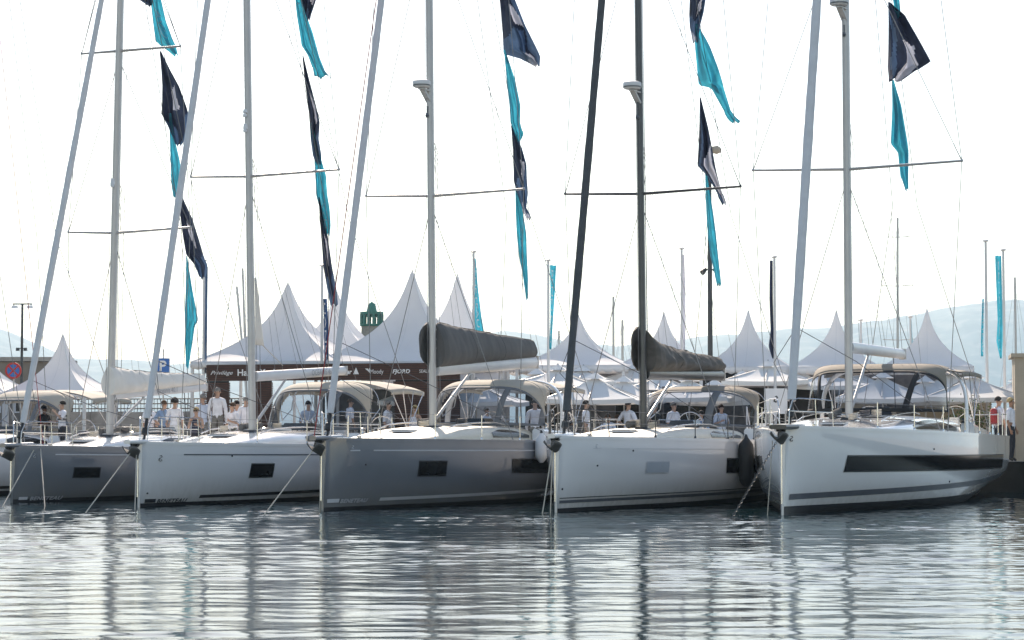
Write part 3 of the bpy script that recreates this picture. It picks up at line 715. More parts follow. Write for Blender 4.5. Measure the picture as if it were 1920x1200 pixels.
def build_dodger(s):
    for dg in s.k.get('dodger', []):
        x0, ln, rf, wd, zb, H = dg['x0'], dg['ln'], dg['roof'], dg['w'], dg['zb'], dg['H']; cm = dg['m']; cm2 = dg.get('m2', cm)
        x1 = x0 + ln; x2 = x1 + rf
        def sg(c, p): return (abs(c) ** p) * (1 if c >= 0 else -1)
        def arch(ph): return wd * .97 * sg(math.cos(ph), dg.get('py', .45)), H * abs(math.sin(ph)) ** dg.get('pz', .42)
        def fn(u, v):
            ph = math.pi * u; hy, hz = arch(ph); b = abs(math.sin(ph)); bx = x1 - ln * b ** .75; by = wd * sg(math.cos(ph), .55)
            bz = 0
            fx_ = 1 - math.cos(v * math.pi / 2); fz_ = math.sin(v * math.pi / 2); lx = b * fx_ + (1 - b) * v; lz = b * fz_ + (1 - b) * v
            return (bx + (x1 - bx) * lx, by + (hy - by) * lz, zb + hz * lz)
        NU, NV = 60, 20; vt = dg.get('vtop', .58) - .04; vb = .07; mul = dg.get('mull', [.30, .62])
        ue = dg.get('ue', .08)
        def win(u, v): return vb < v < vt and ue < u < 1 - ue and all(abs(u - m_) > dg.get('mw', .018) for m_ in mul)
        mb = MB(); mb.grid(NU, NV, fn, keep=lambda u, v: not win(u, v) and v > vt + .05)
        # roof going aft, sides cut on a slope
        def rfn(u, v):
            ph = math.pi * (.02 + .96 * u); hy, hz = arch(ph); return (x1 + rf * v, hy * (1 - .02 * v), zb + hz * (1 + .03 * math.sin(math.pi * v)) - .05 * v + .004)
        mb.grid(40, 10, rfn, keep=lambda u, v: abs(u - .5) < dg.get('rs', .5) - .30 * v * dg.get('rs', .5) * 2)
        root = mb.build('dodger', cm, s.root, angle=60, solid=.012)
        mb = MB(); mb.grid(NU, NV, fn, keep=lambda u, v: not win(u, v) and v <= vt + .05); mb.build('window_border', cm2, root, angle=60, solid=.012)
        cuts = [ue] + mul + [1 - ue]
        for i in range(len(cuts) - 1):
            mb = MB(); mb.grid(NU, NV, fn, keep=lambda u, v: win(u, v) and cuts[i] < u < cuts[i + 1]); mb.build('vinyl_window', 'clear_vinyl', root)
        mb = MB()
        for xx in (x1, x2 - .05):
            mb.tube([(x1 + .15 if t in (0, 24) else xx, arch(math.pi * (.01 + .98 * t / 24))[0] * .985, zb + arch(math.pi * (.01 + .98 * t / 24))[1] - .03) for t in range(25)], .014, 6)
        mb.build('hoop', 'steel', root)
    for bi in s.k.get('bimini', []):
        xa, xb, wd, z0, cv = bi['xa'], bi['xb'], bi['w'], bi['z'], bi.get('crown', .2); dz = bi.get('dz', 0)
        def bf(u, v):
            y = 2 * v - 1; sag = -.03 * math.sin(math.pi * ((u * 3) % 1))
            return (xa + (xb - xa) * u, y * wd, z0 + dz * u + cv * (1 - abs(y) ** 2.4) + sag * (1 - y * y) + .05 * math.sin(math.pi * u))
        mb = MB(); mb.grid(30, 24, bf)
        mb.grid(30, 2, lambda u, v: (bf(u, 0)[0], bf(u, 0)[1], bf(u, 0)[2] - .12 * v)); mb.grid(30, 2, lambda u, v: (bf(u, 1)[0], bf(u, 1)[1], bf(u, 1)[2] - .12 * v))
        root = mb.build('bimini', bi['m'], s.root, angle=70, solid=.012)
        for u, foot in ((.02, .55), (.35, .5), (.66, .5), (.98, .45)):
            mb = MB(); fx = xa + (xb - xa) * foot
            pts = [(fx, -wd * 1.02, s.zs(min(fx, s.L)) + .35)] + [tuple(bf(u, v)[i] - (.02 if i == 2 else 0) for i in range(3)) for v in np.linspace(0.0, 1, 13)] + [(fx, wd * 1.02, s.zs(min(fx, s.L)) + .35)]
            mb.tube(pts, .014, 6); mb.build('bimini_hoop', 'steel', root)
    for ar in s.k.get('arch', []):
        x, wd, zt, m = ar['x'], ar['w'], ar['z'], ar['m']; zb = s.zs(x) + .05; mb = MB()
        pts = []
        for t in np.linspace(0, math.pi, 29):
            c, q = math.cos(t), math.sin(t); pts.append((x - ar.get('rake', .25) * (1 - q), wd * (abs(c) ** .45) * (1 if c >= 0 else -1), zb + (zt - zb) * q ** .45))
        mb.tube(pts, .16, 12, ry=.045, side=(1, 0, 0)); mb.build('cockpit_arch', m, s.root)

def yacht(**k):
    s = Yacht(k.pop('stem'), k.pop('L'), k.pop('B'), k.pop('hb'), k.pop('hs'), k.pop('a', 22), **k)
    build_hull(s); build_deck(s); build_rig(s)
    if 'boom' in k: build_boom(s)
    build_dodger(s)
    return s

def stripe_z(z0, z1): return (lambda x: z0 + .006 * x, lambda x: z1 + .006 * x)
Y = {}
Y[1] = yacht(stem=(22, 943), L=11.7, B=4.15, hb=1.42, hs=1.22, hull='grey_gelcoat', label='grey hulled yacht with white boom cover reading Oceanis 40.1',
    mast=((206, 800), (226, 0)), forestay=((36, 805), 190), spreaders=[(437, 2.0), (97, 1.62)], mast_boxes=[(207, 340, 1.2)],
    stripes=[('cove_stripe', 'stripe_silver', 1.0, 10.5, lambda x: 1.235 - .016 * x, lambda x: 1.265 - .016 * x)],
    text=[('BENETEAU', 54, 113, 931.5, 938, 'letter_mid')], blocks=[('stripe_silver', 34, 50, 932, 937.5)], emblem=(64, 857, 'stripe_silver', .06), ports=[('portlight', 'dark_glass', 140, 187, 878, 894, 878, 894, 0)],
    boom=dict(a=(212, 741), b=(384, 726), r=.12, m='mast_white', text=('Oceanis 40.1', .43, .22, 'letter_grey', -.06), bag=dict(h0=.92, h1=.30, w=.27, m='sailcloth', fwd=.25, p=.55)), sprit=.42, hatches=[(.27, 0), (.45, .35), (.45, -.35)])
Y[2] = yacht(stem=(260, 951), L=13.6, B=4.5, hb=1.53, hs=1.34, hull='white_gelcoat', label='white hulled yacht with bare white boom reading Oceanis 46.1 and cream dodger',
    mast=((473, 800), (463, 0)), forestay=((270, 790), 390), spreaders=[(327, 2.3), (-180, 1.8)], mast_boxes=[(461, 203, .6), (461, 232, 1.0)],
    stripes=[('cove_stripe', 'stripe_grey', 1.05, 12.8, lambda x: 1.268 - .012 * x, lambda x: 1.298 - .012 * x), ('boot_stripe', 'stripe_black', 1.75, 13.2, lambda x: .16 + .010 * x, lambda x: .235 + .010 * x)],
    text=[('BENETEAU', 292, 346, 936, 943.5, 'stripe_black')], blocks=[('stripe_black', 270, 290, 936, 943)], emblem=(300, 863, 'stripe_black', .085), ports=[('portlight', 'dark_glass', 470, 511, 871, 894, 871, 893, .04)],
    fittings=[(435, 855), (276, 925)], boom=dict(a=(478, 706), b=(645, 695), r=.135, m='mast_white', text=('OCEANIS 46.1', .58, .23, 'letter_grey', -.07)),
    dodger=[dict(x0=8.45, ln=1.45, roof=.75, w=1.50, zb=1.86, H=1.36, m='cream_canvas', m2='slate_canvas', vtop=.66)], bimini=[dict(xa=10.9, xb=13.2, w=1.65, z=2.98, m='cream_canvas', crown=.28)], sprit=.55)
Y[3] = yacht(stem=(604, 959), L=15.0, B=4.8, hb=1.64, hs=1.47, hull='grey_gelcoat', label='large grey hulled yacht with dark grey sail bag on a white boom',
    mast=((812, 795), (805, 0)), forestay=((614, 785), 713), spreaders=[(365, 2.28), (-190, 1.8)], radar=(797, 153),
    stripes=[('cove_stripe', 'stripe_silver', 1.25, 14, lambda x: 1.40 - .010 * x, lambda x: 1.43 - .010 * x), ('cove_stripe', 'stripe_silver', .62, .88, 1.39, 1.42), ('boot_stripe', 'stripe_silver', 1.75, 14.5, lambda x: .185 + .008 * x, lambda x: .26 + .008 * x)],
    text=[('BENETEAU', 636, 685, 936, 943, 'letter_mid')], blocks=[('stripe_silver', 612, 634, 936, 943)], emblem=(661, 841, 'stripe_silver', .05), ports=[('portlight', 'dark_glass', 787, 837, 866, 891, 866, 891, 0), ('portlight', 'dark_glass', 961, 1028, 862, 885, 862, 885, 0)],
    fittings=[(686, 871)], boom=dict(a=(822, 692), b=(1002, 679), r=.18, m='mast_white', bag=dict(h0=1.22, h1=.50, w=.34, m='grey_canvas', fwd=.0, p=.85, stack=True, flap=.5, crumple=.02)),
    dodger=[dict(x0=8.75, ln=1.5, roof=1.0, w=1.62, zb=1.98, H=1.26, m='cream_canvas', m2='slate_canvas', vtop=.66, mull=[.28, .58])], arch=[dict(x=11.4, w=1.75, z=3.22, m='white_gelcoat')],
    bimini=[dict(xa=11.5, xb=13.4, w=1.6, z=3.0, m='cream_canvas', crown=.2)], sprit=.50, roof='cream_deck')
Y[4] = yacht(stem=(1042, 961), L=16.1, B=5.0, hb=1.69, hs=1.46, hull='white_gelcoat', label='white hulled racing yacht with black carbon mast and brown canvas sail bag', genoa='genoa_grey', mast_m='carbon', rails='carbon',
    mast=((1207, 790), (1197, 0)), forestay=((1058, 795), 1128), spreaders=[(361, 2.42), (-180, 1.9)], radar=(1190, 155), genoa_r=.115,
    stripes=[('cove_stripe', 'stripe_silver', 1.7, 15, lambda x: 1.46 - .012 * x, lambda x: 1.475 - .012 * x), ('cove_stripe', 'stripe_silver', .95, 1.2, 1.45, 1.465), ('boot_stripe', 'stripe_grey', .10, 15.5, lambda x: .20 + .006 * x, lambda x: .27 + .006 * x), ('boot_stripe', 'stripe_black', .10, 15.5, lambda x: .31 + .006 * x, lambda x: .33 + .006 * x)],
    ports=[('portlight', 'pale_blind', 1213, 1254, 867, 886, 866, 885, 0), ('portlight', 'dark_glass', 1363, 1424, 861, 885, 861, 885, 0)], emblem=(1118, 838, 'stripe_silver', .05), fittings=[(1120, 873), (1054, 917), (1187, 845)], af_rise=2.0,
    boom=dict(a=(1216, 700), b=(1352, 703), r=.17, m='carbon', bag=dict(h0=1.20, h1=.36, w=.40, m='brown_canvas', fwd=.0, p=.38, crumple=.07, flap=.45)),
    dodger=[dict(x0=10.0, ln=1.5, roof=1.1, w=1.65, zb=1.95, H=1.12, m='tan_canvas', m2='slate_canvas', vtop=.70, mull=[.55])], sprit=.28, roof='cream_deck', coach_h=.36)
Y[5] = yacht(stem=(1467, 966), L=16.5, B=5.35, hb=1.93, hs=1.62, hull='white_gelcoat', label='white hulled yacht with long black hull window and tan cockpit canopy',
    mast=((1592, 765), (1585, 0)), forestay=((1481, 765), 1521), spreaders=[(316, 2.72), (-180, 2.0)], radar=(1577, -2), genoa_r=.135,
    stripes=[('boot_stripe', 'stripe_grey', .22, 16, lambda x: .33 + .012 * x, lambda x: .46 + .012 * x)], ports=[('hull_window', 'dark_glass', 1587, 1880, 856, 883, 853, 875, .05)],
    emblem=(1483, 826, 'stripe_black', .07), fittings=[(1751, 842), (1780, 903)], antifoul_z=.19, boom=dict(a=(1600, 652), b=(1692, 664), r=.145, m='mast_white'),
    dodger=[dict(x0=8.6, ln=1.5, roof=2.2, w=1.85, zb=2.34, H=1.28, m='tan_canvas', m2='black_canvas', vtop=.64, mull=[.34, .60], mw=.018, py=.30, pz=.20, ue=.04, rs=.42)], arch=[dict(x=12.2, w=2.0, z=3.58, m='white_gelcoat', rake=.3)],
    bimini=[dict(xa=11.8, xb=14.9, w=1.9, z=3.42, m='tan_canvas', crown=.16)], sprit=.35, sprit_m='carbon', sprit_w=.36, sprit_z=1.93, coach_h=.52, coach=(.2, .78), rw=(.40, .74))
Y[0] = yacht(stem=(-285, 936), L=12.2, B=4.2, hb=1.42, hs=1.25, hull='white_gelcoat', label='white yacht with cream dodger whose bow lies beyond the grey yacht', a=21,
    mast=((-80, 800), (-60, 0)), forestay=((-255, 805), -130), spreaders=[(430, .85), (90, .8)], dodger=[dict(x0=7.3, ln=1.4, roof=.7, w=1.4, zb=1.75, H=1.3, m='cream_canvas', m2='slate_canvas')],
    bimini=[dict(xa=9.6, xb=11.9, w=1.6, z=2.78, m='cream_canvas', crown=.28)], stripes=[('boot_stripe', 'stripe_black', .1, 12, .17, .25)], sprit=.42)

s3 = Y[3]; mb = MB(); mb.tube([(-.42, 0, s3.hb + .10), Vector(mast_pt(s3, s3.H - .3))], .012, 6); mb.build('gennaker_line', 'red_rope', s3.root)
s0 = Y[0]; mb = MB(); mb.tube([(s0.mb[0] + 2.2, -1.5, s0.zs(6)), Vector(mast_pt(s0, s0.H - 2))], .010, 6); mb.build('spare_halyard', 'red_rope', s0.root)
# coiled ropes, running lines and soft gear lying on the decks
for i_, s_ in Y.items():
    rg_ = random.Random(40 + i_); xm_ = s_.mb[0]
    for j_ in range(5):
        x_ = [xm_ + .55, xm_ + .9, s_.L * .70, s_.L * .76, xm_ - .7][j_]; y_ = rg_.uniform(-.6, .6) if j_ < 2 or j_ == 4 else (-1 if j_ % 2 else 1) * s_.bd(x_) * .70
        z_ = (s_.coach_z(x_) + .02) if (j_ < 2 or j_ == 4) else s_.zs(x_) + .38
        mb = MB(); r_ = rg_.uniform(.10, .16)
        mb.tube([(x_ + r_ * (1 + .12 * math.sin(t * 2.3)) * math.cos(t), y_ + r_ * math.sin(t), z_ + .006 * t) for t in np.linspace(0, 6.283 * 4, 60)], .013, 5)
        mb.build('rope_coil', ['dark_rope', 'rope', 'red_rope', 'dark_rope', 'rope'][j_], s_.root)
    for y_ in (-.55, -.40, .40, .55):
        mb = MB(); mb.tube([(x_, y_ * (.5 + .5 * k_ / 6), s_.coach_z(x_) + .025) for k_, x_ in enumerate(np.linspace(xm_ + .25, s_.L * .60, 7))], .009, 5); mb.build('deck_line', 'dark_rope' if y_ < 0 else 'rope', s_.root)
    for sd__ in (-1, 1):
        xx_ = .95; mb = MB(); yb_ = sd__ * (s_.bd(xx_) - .10); zc_ = s_.zs(xx_) + .06
        mb.tube([(xx_ - .12, yb_, zc_ + .05), (xx_ + .12, yb_, zc_ + .05)], .016, 6); mb.box((xx_, yb_, zc_ + .02), (.10, .04, .06)); mb.build('cleat', 'steel', s_.deck)
    # dark canvas companionway cover in front of the dodger and a folded cockpit cushion
    xx_ = s_.L * .615; mb = MB(); mb.box((xx_, 0, s_.coach_z(xx_) + .09), (.70, .80, .20), taper=.8); mb.build('companionway_cover', 'tinted_glass', s_.roof, smooth=False)
    mb = MB(); mb.tube([(xm_ + .35, .55, s_.coach_z(xm_) + .08), (xm_ + 1.6, .62, s_.coach_z(xm_ + 1.6) + .10)], .10, 10, ry=.07); mb.build('sail_bag', 'grey_canvas', s_.root)
# leech of the in-mast mainsail peeping out of the white mast
s2 = Y[2]; mb = MB(); xz = [s2.cp(474, 520), s2.cp(474, 690), s2.cp(493, 648)]
mb.grid(6, 8, lambda u, v: (s2.mb[0] + .13 + (xz[2][0] - s2.mb[0] - .13) * u * v, s2.mb[1] + .03 * math.sin(u * 5), xz[0][1] + (xz[2][1] - xz[0][1]) * v)); mb.build('furled_mainsail', 'sailcloth', s2.root, solid=.008)
mb = MB(); c = (xz[2][0], s2.mb[1], xz[2][1]); mb.tube([c, s2.boom and (s2.cp(530, 685)[0], s2.mb[1], s2.cp(530, 685)[1])], .012, 5); mb.build('outhaul', 'rope', s2.root)
# ------------------------------------------------------------------ mooring lines, chains, fenders
def rope(name, a, b, label, r=.014, m='rope', sag=.0, cat='mooring line', chain=False):
    a = Vector(a); b = Vector(b); b = b + (b - a).normalized() * .45; mb = MB()
    if chain:
        n = int((b - a).length / .065); d = (b - a) / n; u = d.normalized(); p = u.cross(Vector((1, 0, 0))).normalized(); q = u.cross(p)
        for i in range(n):
            c = a + d * (i + .5); w2 = p if i % 2 else q
            mb.tube([c + u * .045 * math.cos(t) + w2 * .024 * math.sin(t) for t in np.linspace(0, 2 * math.pi, 9)], .0065, 5, cap=False)
    else:
        mb.tube([a + (b - a) * t - Vector((0, 0, sag * 4 * t * (1 - t))) for t in np.linspace(0, 1, 9)], r, 6)
    return tag(mb.build(name, m), label, cat, 'lines running from the bows into the water')
def bowp(i, x, y, z): return Y[i].w(x, y, z)
rope('mooring_rope', bowp(1, .7, -.25, 1.47), on_z(5, 950), 'taut slanting rope from the bow of the smaller grey yacht into the water')
rope('mooring_rope', bowp(1, .75, -.34, 1.46), on_z(84, 949), 'thin upright rope hanging down the smaller grey hull')
rope('mooring_rope', bowp(2, -.30, 0, 1.40), on_z(161, 961), 'taut slanting rope from the anchor of the white yacht reading Oceanis 46.1')
rope('mooring_rope', bowp(2, -.12, 0, 1.42), on_z(253, 956), 'upright rope just ahead of the stem of the white yacht reading Oceanis 46.1')
rope('mooring_rope', bowp(3, -.34, 0, 1.50), on_z(495, 966), 'taut slanting rope from the anchor of the large grey yacht')
rope('mooring_rope', bowp(3, -.10, 0, 1.52), on_z(600, 959), 'upright rope just ahead of the stem of the large grey yacht')
rope('mooring_rope', bowp(4, -.18, 0, 1.52), on_z(1017, 963), 'slightly slanting rope from the bow of the carbon masted yacht')
rope('mooring_rope', bowp(4, -.14, .02, 1.52), on_z(1032, 962), 'upright rope beside the stem of the carbon masted yacht')
rope('anchor_chain', bowp(5, -.30, .05, 1.62), on_z(1372, 972), 'galvanised chain slanting from the bow of the yacht with the long hull window', m='chain_steel', chain=True, cat='chain')
rope('mooring_rope', bowp(5, -.25, .15, 1.65), on_z(1439, 966), 'thin upright rope beside the stem of the yacht with the long hull window', r=.010)
def fender(c, r, h, m, label, rope_to):
    t = thing('fender', label, 'fender', c, 0, 'fenders hung over the hull sides')
    mb = MB(); mb.lathe([(r * .25, -h / 2 - .05), (r * .55, -h / 2 + .0), (r * .92, -h / 2 + r * .6), (r, -h / 2 + r * 1.2), (r, h / 2 - r * 1.2), (r * .92, h / 2 - r * .6), (r * .5, h / 2), (r * .25, h / 2 + .06)], (0, 0, 0), 18); mb.build('body', m, t)
    mb = MB(); mb.lathe([(r * .3, h / 2 + .03), (r * .2, h / 2 + .10), (r * .1, h / 2 + .14)], (0, 0, 0), 10); mb.build('eye', 'black_plastic', t)
    mb = MB(); mb.tube([(0, 0, h / 2 + .12), tuple(Vector(rope_to) - Vector(c))], .009, 5); mb.build('lanyard', 'dark_rope', t)
s4 = Y[4]; xf = s4.hx(1384, 1.1); fy = -(s4.bd(xf) + .21)
fender(s4.w(xf, fy, 1.05), .20, 1.15, 'fender_black', 'fat black cylindrical fender between two white hulls', s4.w(xf, fy + .28, s4.zs(xf) + .35))
s3 = Y[3]; xf = s3.hx(1003, 1.3); fy = -(s3.bd(xf) + .18)
fender(s3.w(xf, fy, 1.40), .17, .66, 'fender_white', 'small white fender at the gunwale of the large grey yacht', s3.w(xf, fy + .22, s3.zs(xf) + .4))

# ------------------------------------------------------------------ dressing flags
TXT = {}
def flag(rows, Yd, scheme, label, seed, text=None):
    rg = random.Random(seed); ys = [r[0] for r in rows]; xl = [r[1] for r in rows]; xr = [r[2] for r in rows]
    A = at(xl[0], ys[0], Yd); 
    nu, nv = 30, max(24, int((ys[-1] - ys[0]) / 4)); k1, k2 = rg.uniform(1.3, 2.0), rg.uniform(2.6, 3.8); p1, p2 = rg.random() * 6, rg.random() * 6
    def fn(u, v):
        y = ys[0] + (ys[-1] - ys[0]) * v; a = np.interp(y, ys, xl); b = np.interp(y, ys, xr)
        wd = (b - a); fall = .35 * wd * math.sin(u * math.pi) * .25 * math.sin(v * 7 + p1)
        wob = .06 * wd * math.sin(v * 11 + u * 5 + p2)
        p = at(a + wd * u + wob * math.sin(math.pi * u), y + fall * .3 + 3 * math.sin(u * 9 + p1) * (v > .9), Yd)
        am = max(.05, wd / 66 * .42)
        p.y += am * (math.sin(u * 6.283 * k1 + p1 + v * 1.5) + .4 * math.sin(u * 6.283 * k2 + p2 - v * 2.5)) * min(1, v * 6 + .1)
        return tuple(p - A)
    mb = MB(); pats = {'teal': lambda u, v: 0, 'navy': lambda u, v: (2 if (.45 < u < .78 and .34 < v < .58) else 1 if (u < .5 and v > .80) or (.78 < u and v > .7) else 0),
                       'mixed': lambda u, v: (2 if v > .88 and u < .8 or (.55 < u < .8 and .33 < v < .55) else 1 if (v > .62 and u < .75) or u > .82 else 0),
                       'pale': lambda u, v: (2 if (.42 < u < .86 and v > .5) else 1 if .1 < u < .2 else 0)}[scheme]
    mi = []
    mb.grid(nu, nv, fn); mb.m = [pats((i + .5) / nu + .07 * math.sin(j / nv * 9 + p1), (j + .5) / nv + .06 * math.sin(i / nu * 7 + p2)) for j in range(nv) for i in range(nu)]
    ms = ['teal_flag'] if scheme == 'teal' else ['navy_flag', 'slate_flag', 'pale_flag']
    root = mb.build('flag', ms, None, angle=180, solid=.004); root.location = A; tag(root, label, 'flag', 'dressing flags strung from the mastheads')
    if text:
        t, v0, v1, u0 = text; vs, fs, wd = text_mesh(t)
        q = MB(); q.add([tuple(Vector(fn(min(.98, u0 + y * .34), v0 + (v1 - v0) * x / wd)) + Vector((0, -.03, 0))) for x, y in vs], fs)
        q.build('lettering', 'pale_flag', root, smooth=False)
FL = {
 1: (63.5, [([(-45, 268, 290), (-20, 264, 287), (0, 262, 286), (12, 276, 285)], 'navy', None), ([(-50, 268, 285), (0, 282, 303), (40, 286, 312), (75, 290, 325), (90, 306, 332), (104, 326, 335)], 'teal', ('AVD', .45, .8, .45)),
     ([(96, 299, 302), (130, 303, 318), (160, 306, 334), (200, 307, 348), (216, 306, 352), (240, 318, 350), (262, 326, 346), (273, 329, 338)], 'navy', None),
     ([(212, 317, 321), (260, 319, 327), (300, 321, 336), (345, 322, 342), (372, 325, 343)], 'teal', None),
     ([(365, 334, 340), (410, 340, 360), (450, 346, 372), (478, 351, 380), (497, 366, 388), (522, 374, 385)], 'navy', None),
     ([(480, 349, 351), (540, 349, 361), (600, 348, 373), (612, 348, 366), (640, 348, 362), (690, 349, 353)], 'teal', ('AV', .4, .62, .2))]),
 2: (62.5, [([(-45, 556, 596), (0, 566, 594), (20, 571, 587), (38, 575, 580)], 'navy', None), ([(-30, 550, 560), (0, 554, 568), (30, 557, 575), (60, 562, 586), (86, 566, 593), (105, 578, 598), (130, 587, 608), (146, 590, 621)], 'teal', ('D', .2, .3, .2)),
     ([(105, 567, 569), (150, 571, 580), (200, 578, 593), (228, 580, 599), (260, 582, 597), (290, 586, 602), (306, 593, 602)], 'navy', None),
     ([(230, 582, 584), (270, 586, 596), (300, 590, 603), (330, 592, 612), (365, 593, 614), (390, 599, 618), (420, 605, 620), (440, 610, 618)], 'teal', ('AVD', .68, .95, .35)),
     ([(370, 597, 600), (420, 600, 611), (470, 604, 618), (500, 606, 622), (540, 613, 630), (572, 620, 633)], 'navy', None)]),
 3: (59.5, [([(-40, 930, 955), (0, 937, 965), (50, 942, 985), (95, 944, 1008), (106, 975, 1013), (123, 1004, 1012)], 'mixed', None),
     ([(93, 945, 947), (150, 950, 966), (200, 956, 976), (230, 957, 975), (255, 967, 982), (265, 970, 977)], 'teal', None),
     ([(235, 958, 960), (280, 962, 979), (310, 963, 987), (338, 963, 988), (362, 969, 990), (390, 979, 987), (411, 989, 995)], 'mixed', None),
     ([(342, 966, 969), (400, 967, 981), (440, 969, 987), (480, 973, 988), (520, 981, 990), (561, 986, 990)], 'teal', ('AVD', .38, .55, .3))]),
 4: (59.5, [([(-40, 1296, 1330), (0, 1294, 1322), (26, 1293, 1318), (50, 1294, 1312), (78, 1299, 1308)], 'mixed', None),
     ([(45, 1301, 1308), (90, 1304, 1330), (130, 1308, 1345), (158, 1311, 1354), (164, 1334, 1356), (210, 1359, 1371), (222, 1366, 1380), (228, 1374, 1388)], 'teal', ('E', .16, .24, .3)),
     ([(183, 1312, 1314), (240, 1312, 1328), (280, 1310, 1336), (310, 1308, 1342), (325, 1322, 1345), (350, 1338, 1351), (383, 1355, 1362)], 'pale', None),
     ([(322, 1322, 1325), (400, 1325, 1337), (440, 1328, 1342), (480, 1333, 1346), (534, 1345, 1352)], 'teal', None)]),
 5: (58.0, [([(-45, 1664, 1686), (0, 1673, 1687), (32, 1679, 1689)], 'teal', None),
     ([(4, 1665, 1669), (30, 1667, 1694), (60, 1668, 1708), (100, 1669, 1727), (122, 1669, 1738), (140, 1669, 1708), (150, 1668, 1692)], 'pale', None),
     ([(150, 1672, 1676), (200, 1672, 1689), (270, 1669, 1699), (286, 1683, 1702), (330, 1688, 1702), (357, 1697, 1703)], 'teal', None)])}
YN = {1: 'the smaller grey yacht', 2: 'the white yacht reading Oceanis 46.1', 3: 'the large grey yacht', 4: 'the carbon masted yacht', 5: 'the yacht with the long hull window'}
ORD = ['topmost', 'second', 'third', 'fourth', 'fifth', 'lowest']
for i, (Yd, fl) in FL.items():
    hal = []
    for j, (rows, sch, tx) in enumerate(fl):
        colr = 'teal' if sch == 'teal' else 'navy and white'
        flag(rows, Yd, sch, f'{colr} flag, {ORD[j]} in the string above {YN[i]}', i * 10 + j, tx)
        hal.append(at(rows[0][1] + 1, rows[0][0], Yd)); hal.append(at(rows[len(rows) // 2][1] + 1, rows[len(rows) // 2][0], Yd))
    s = Y[i]; hal.sort(key=lambda p: -p.z)
    loc = [s.root.matrix_world.inverted() @ p for p in hal] if False else [Vector(((p - s.bow).dot(s.A), (p - s.bow).dot(s.P), p.z)) for p in hal]
    end = Vector((s.L - .4, loc[-1].y * .3, s.zs(s.L) + .65))
    mb = MB(); mb.tube([Vector(mast_pt(s, s.H + .3))] + loc + [end], .005, 5); mb.build('flag_halyard', 'wire', s.root)

# ------------------------------------------------------------------ pagoda tents
def tent(px, peak_y, eave_y, Yc, size, label, rot=QA, walls=(), scallop=True, wall_m='panel_white', power=2.15):
    top = at(px, peak_y, Yc); eave = at(px, eave_y, Yc).z; a = size / 2
    t = thing('pagoda_tent', label, 'tent', (top.x, top.y, QZ), rot, 'white pagoda tents along the quay')
    ze = eave - QZ; zp = top.z - QZ; mb = MB(); seams = []
    for sd_ in range(4):
        cr, sr = math.cos(sd_ * math.pi / 2), math.sin(sd_ * math.pi / 2)
        def fn(u, v):
            r = a * (.66 * (1 - v) ** 3.2 + .34 * (1 - v)) + .010; x = (2 * u - 1) * r; y = -r * (1 - .10 * (1 - (2 * u - 1) ** 2) * math.sin(math.pi * v) ** 1.0)
            z = ze + (zp - ze) * v - .03 * size / 5 * (1 - (2 * u - 1) ** 2) * (1 - v) * v * 4
            return (x * cr - y * sr, x * sr + y * cr, z)
        mb.grid(12, 24, fn)
        for u_ in (0.0, .5):
            sm_ = MB(); sm_.tube([Vector(fn(u_, v_)) * 1.0 + Vector((0, 0, .004)) for v_ in np.linspace(0, .97, 20)], .012 if u_ == 0 else .007, 4); seams.append(sm_)
    c = mb.build('canopy', 'tent_white', t, angle=35)
    for sm_ in seams: sm_.build('seam', 'panel_white', c)
    mb = MB(); n = 10
    for sd_ in range(4):
        cr, sr = math.cos(sd_ * math.pi / 2), math.sin(sd_ * math.pi / 2)
        def fv(u, v):
            x = (2 * u - 1) * (a + .006); y = -(a + .006); dz = .20 + (.07 * abs(math.sin(math.pi * u * n)) if scallop else .03)
            return (x * cr - y * sr, x * sr + y * cr, ze + .02 - dz * v)
        mb.grid(60, 1, fv)
    mb.build('valance', 'tent_white', t, solid=.004)
    mb = MB(); mb.lathe([(.03, -.06), (.02, .0), (.008, .03)], (0, 0, zp), 8); mb.build('finial', 'aluminium', t)
    for sx in (-1, 1):
        for sy in (-1, 1):
            mb = MB(); mb.box((sx * (a - .05), sy * (a - .05), ze / 2), (.09, .09, ze)); mb.box((sx * (a - .05), sy * (a - .05), .015), (.25, .25, .03)); mb.build('post', 'pole_white', t, smooth=False)
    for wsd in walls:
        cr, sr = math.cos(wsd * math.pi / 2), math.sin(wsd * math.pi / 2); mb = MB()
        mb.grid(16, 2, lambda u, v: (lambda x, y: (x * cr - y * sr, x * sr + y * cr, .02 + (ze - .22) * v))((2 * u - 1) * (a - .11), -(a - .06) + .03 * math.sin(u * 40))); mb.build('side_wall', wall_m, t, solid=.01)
    return t
tent(118, 627, 735, 74, 2.9, 'small pagoda tent with scalloped valance beside the no stopping sign', walls=())
tent(-30, 650, 738, 76, 3.0, 'small pagoda tent reaching the edge of the view below the twin street lamp', walls=())
tent(540, 530, 682, 74, 5.2, 'large pagoda tent rising over the Hanse lettering of the brown stand')
tent(632, 548, 682, 79, 4.8, 'large pagoda tent half hidden between two others beside the lighthouse')
tent(773, 507, 682, 73.5, 5.4, 'tallest pagoda tent rising over the brown stand right of the lighthouse')
tent(858, 515, 690, 79, 4.9, 'large pagoda tent behind the dark grey sail bag', walls=(0,))
tent(1085, 592, 688, 77, 3.9, 'pagoda tent behind the black furled headsail', walls=(2,), wall_m='interior_mid')  # from here on, dark wall colours paint in the shadow inside the tents
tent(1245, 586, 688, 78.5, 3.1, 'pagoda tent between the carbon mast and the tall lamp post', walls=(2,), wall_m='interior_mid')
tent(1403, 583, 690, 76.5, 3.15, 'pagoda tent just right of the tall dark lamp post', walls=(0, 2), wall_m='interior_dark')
tent(1568, 583, 690, 75.8, 3.15, 'pagoda tent seen behind the mast of the yacht with the long hull window', walls=(2,), wall_m='interior_mid')
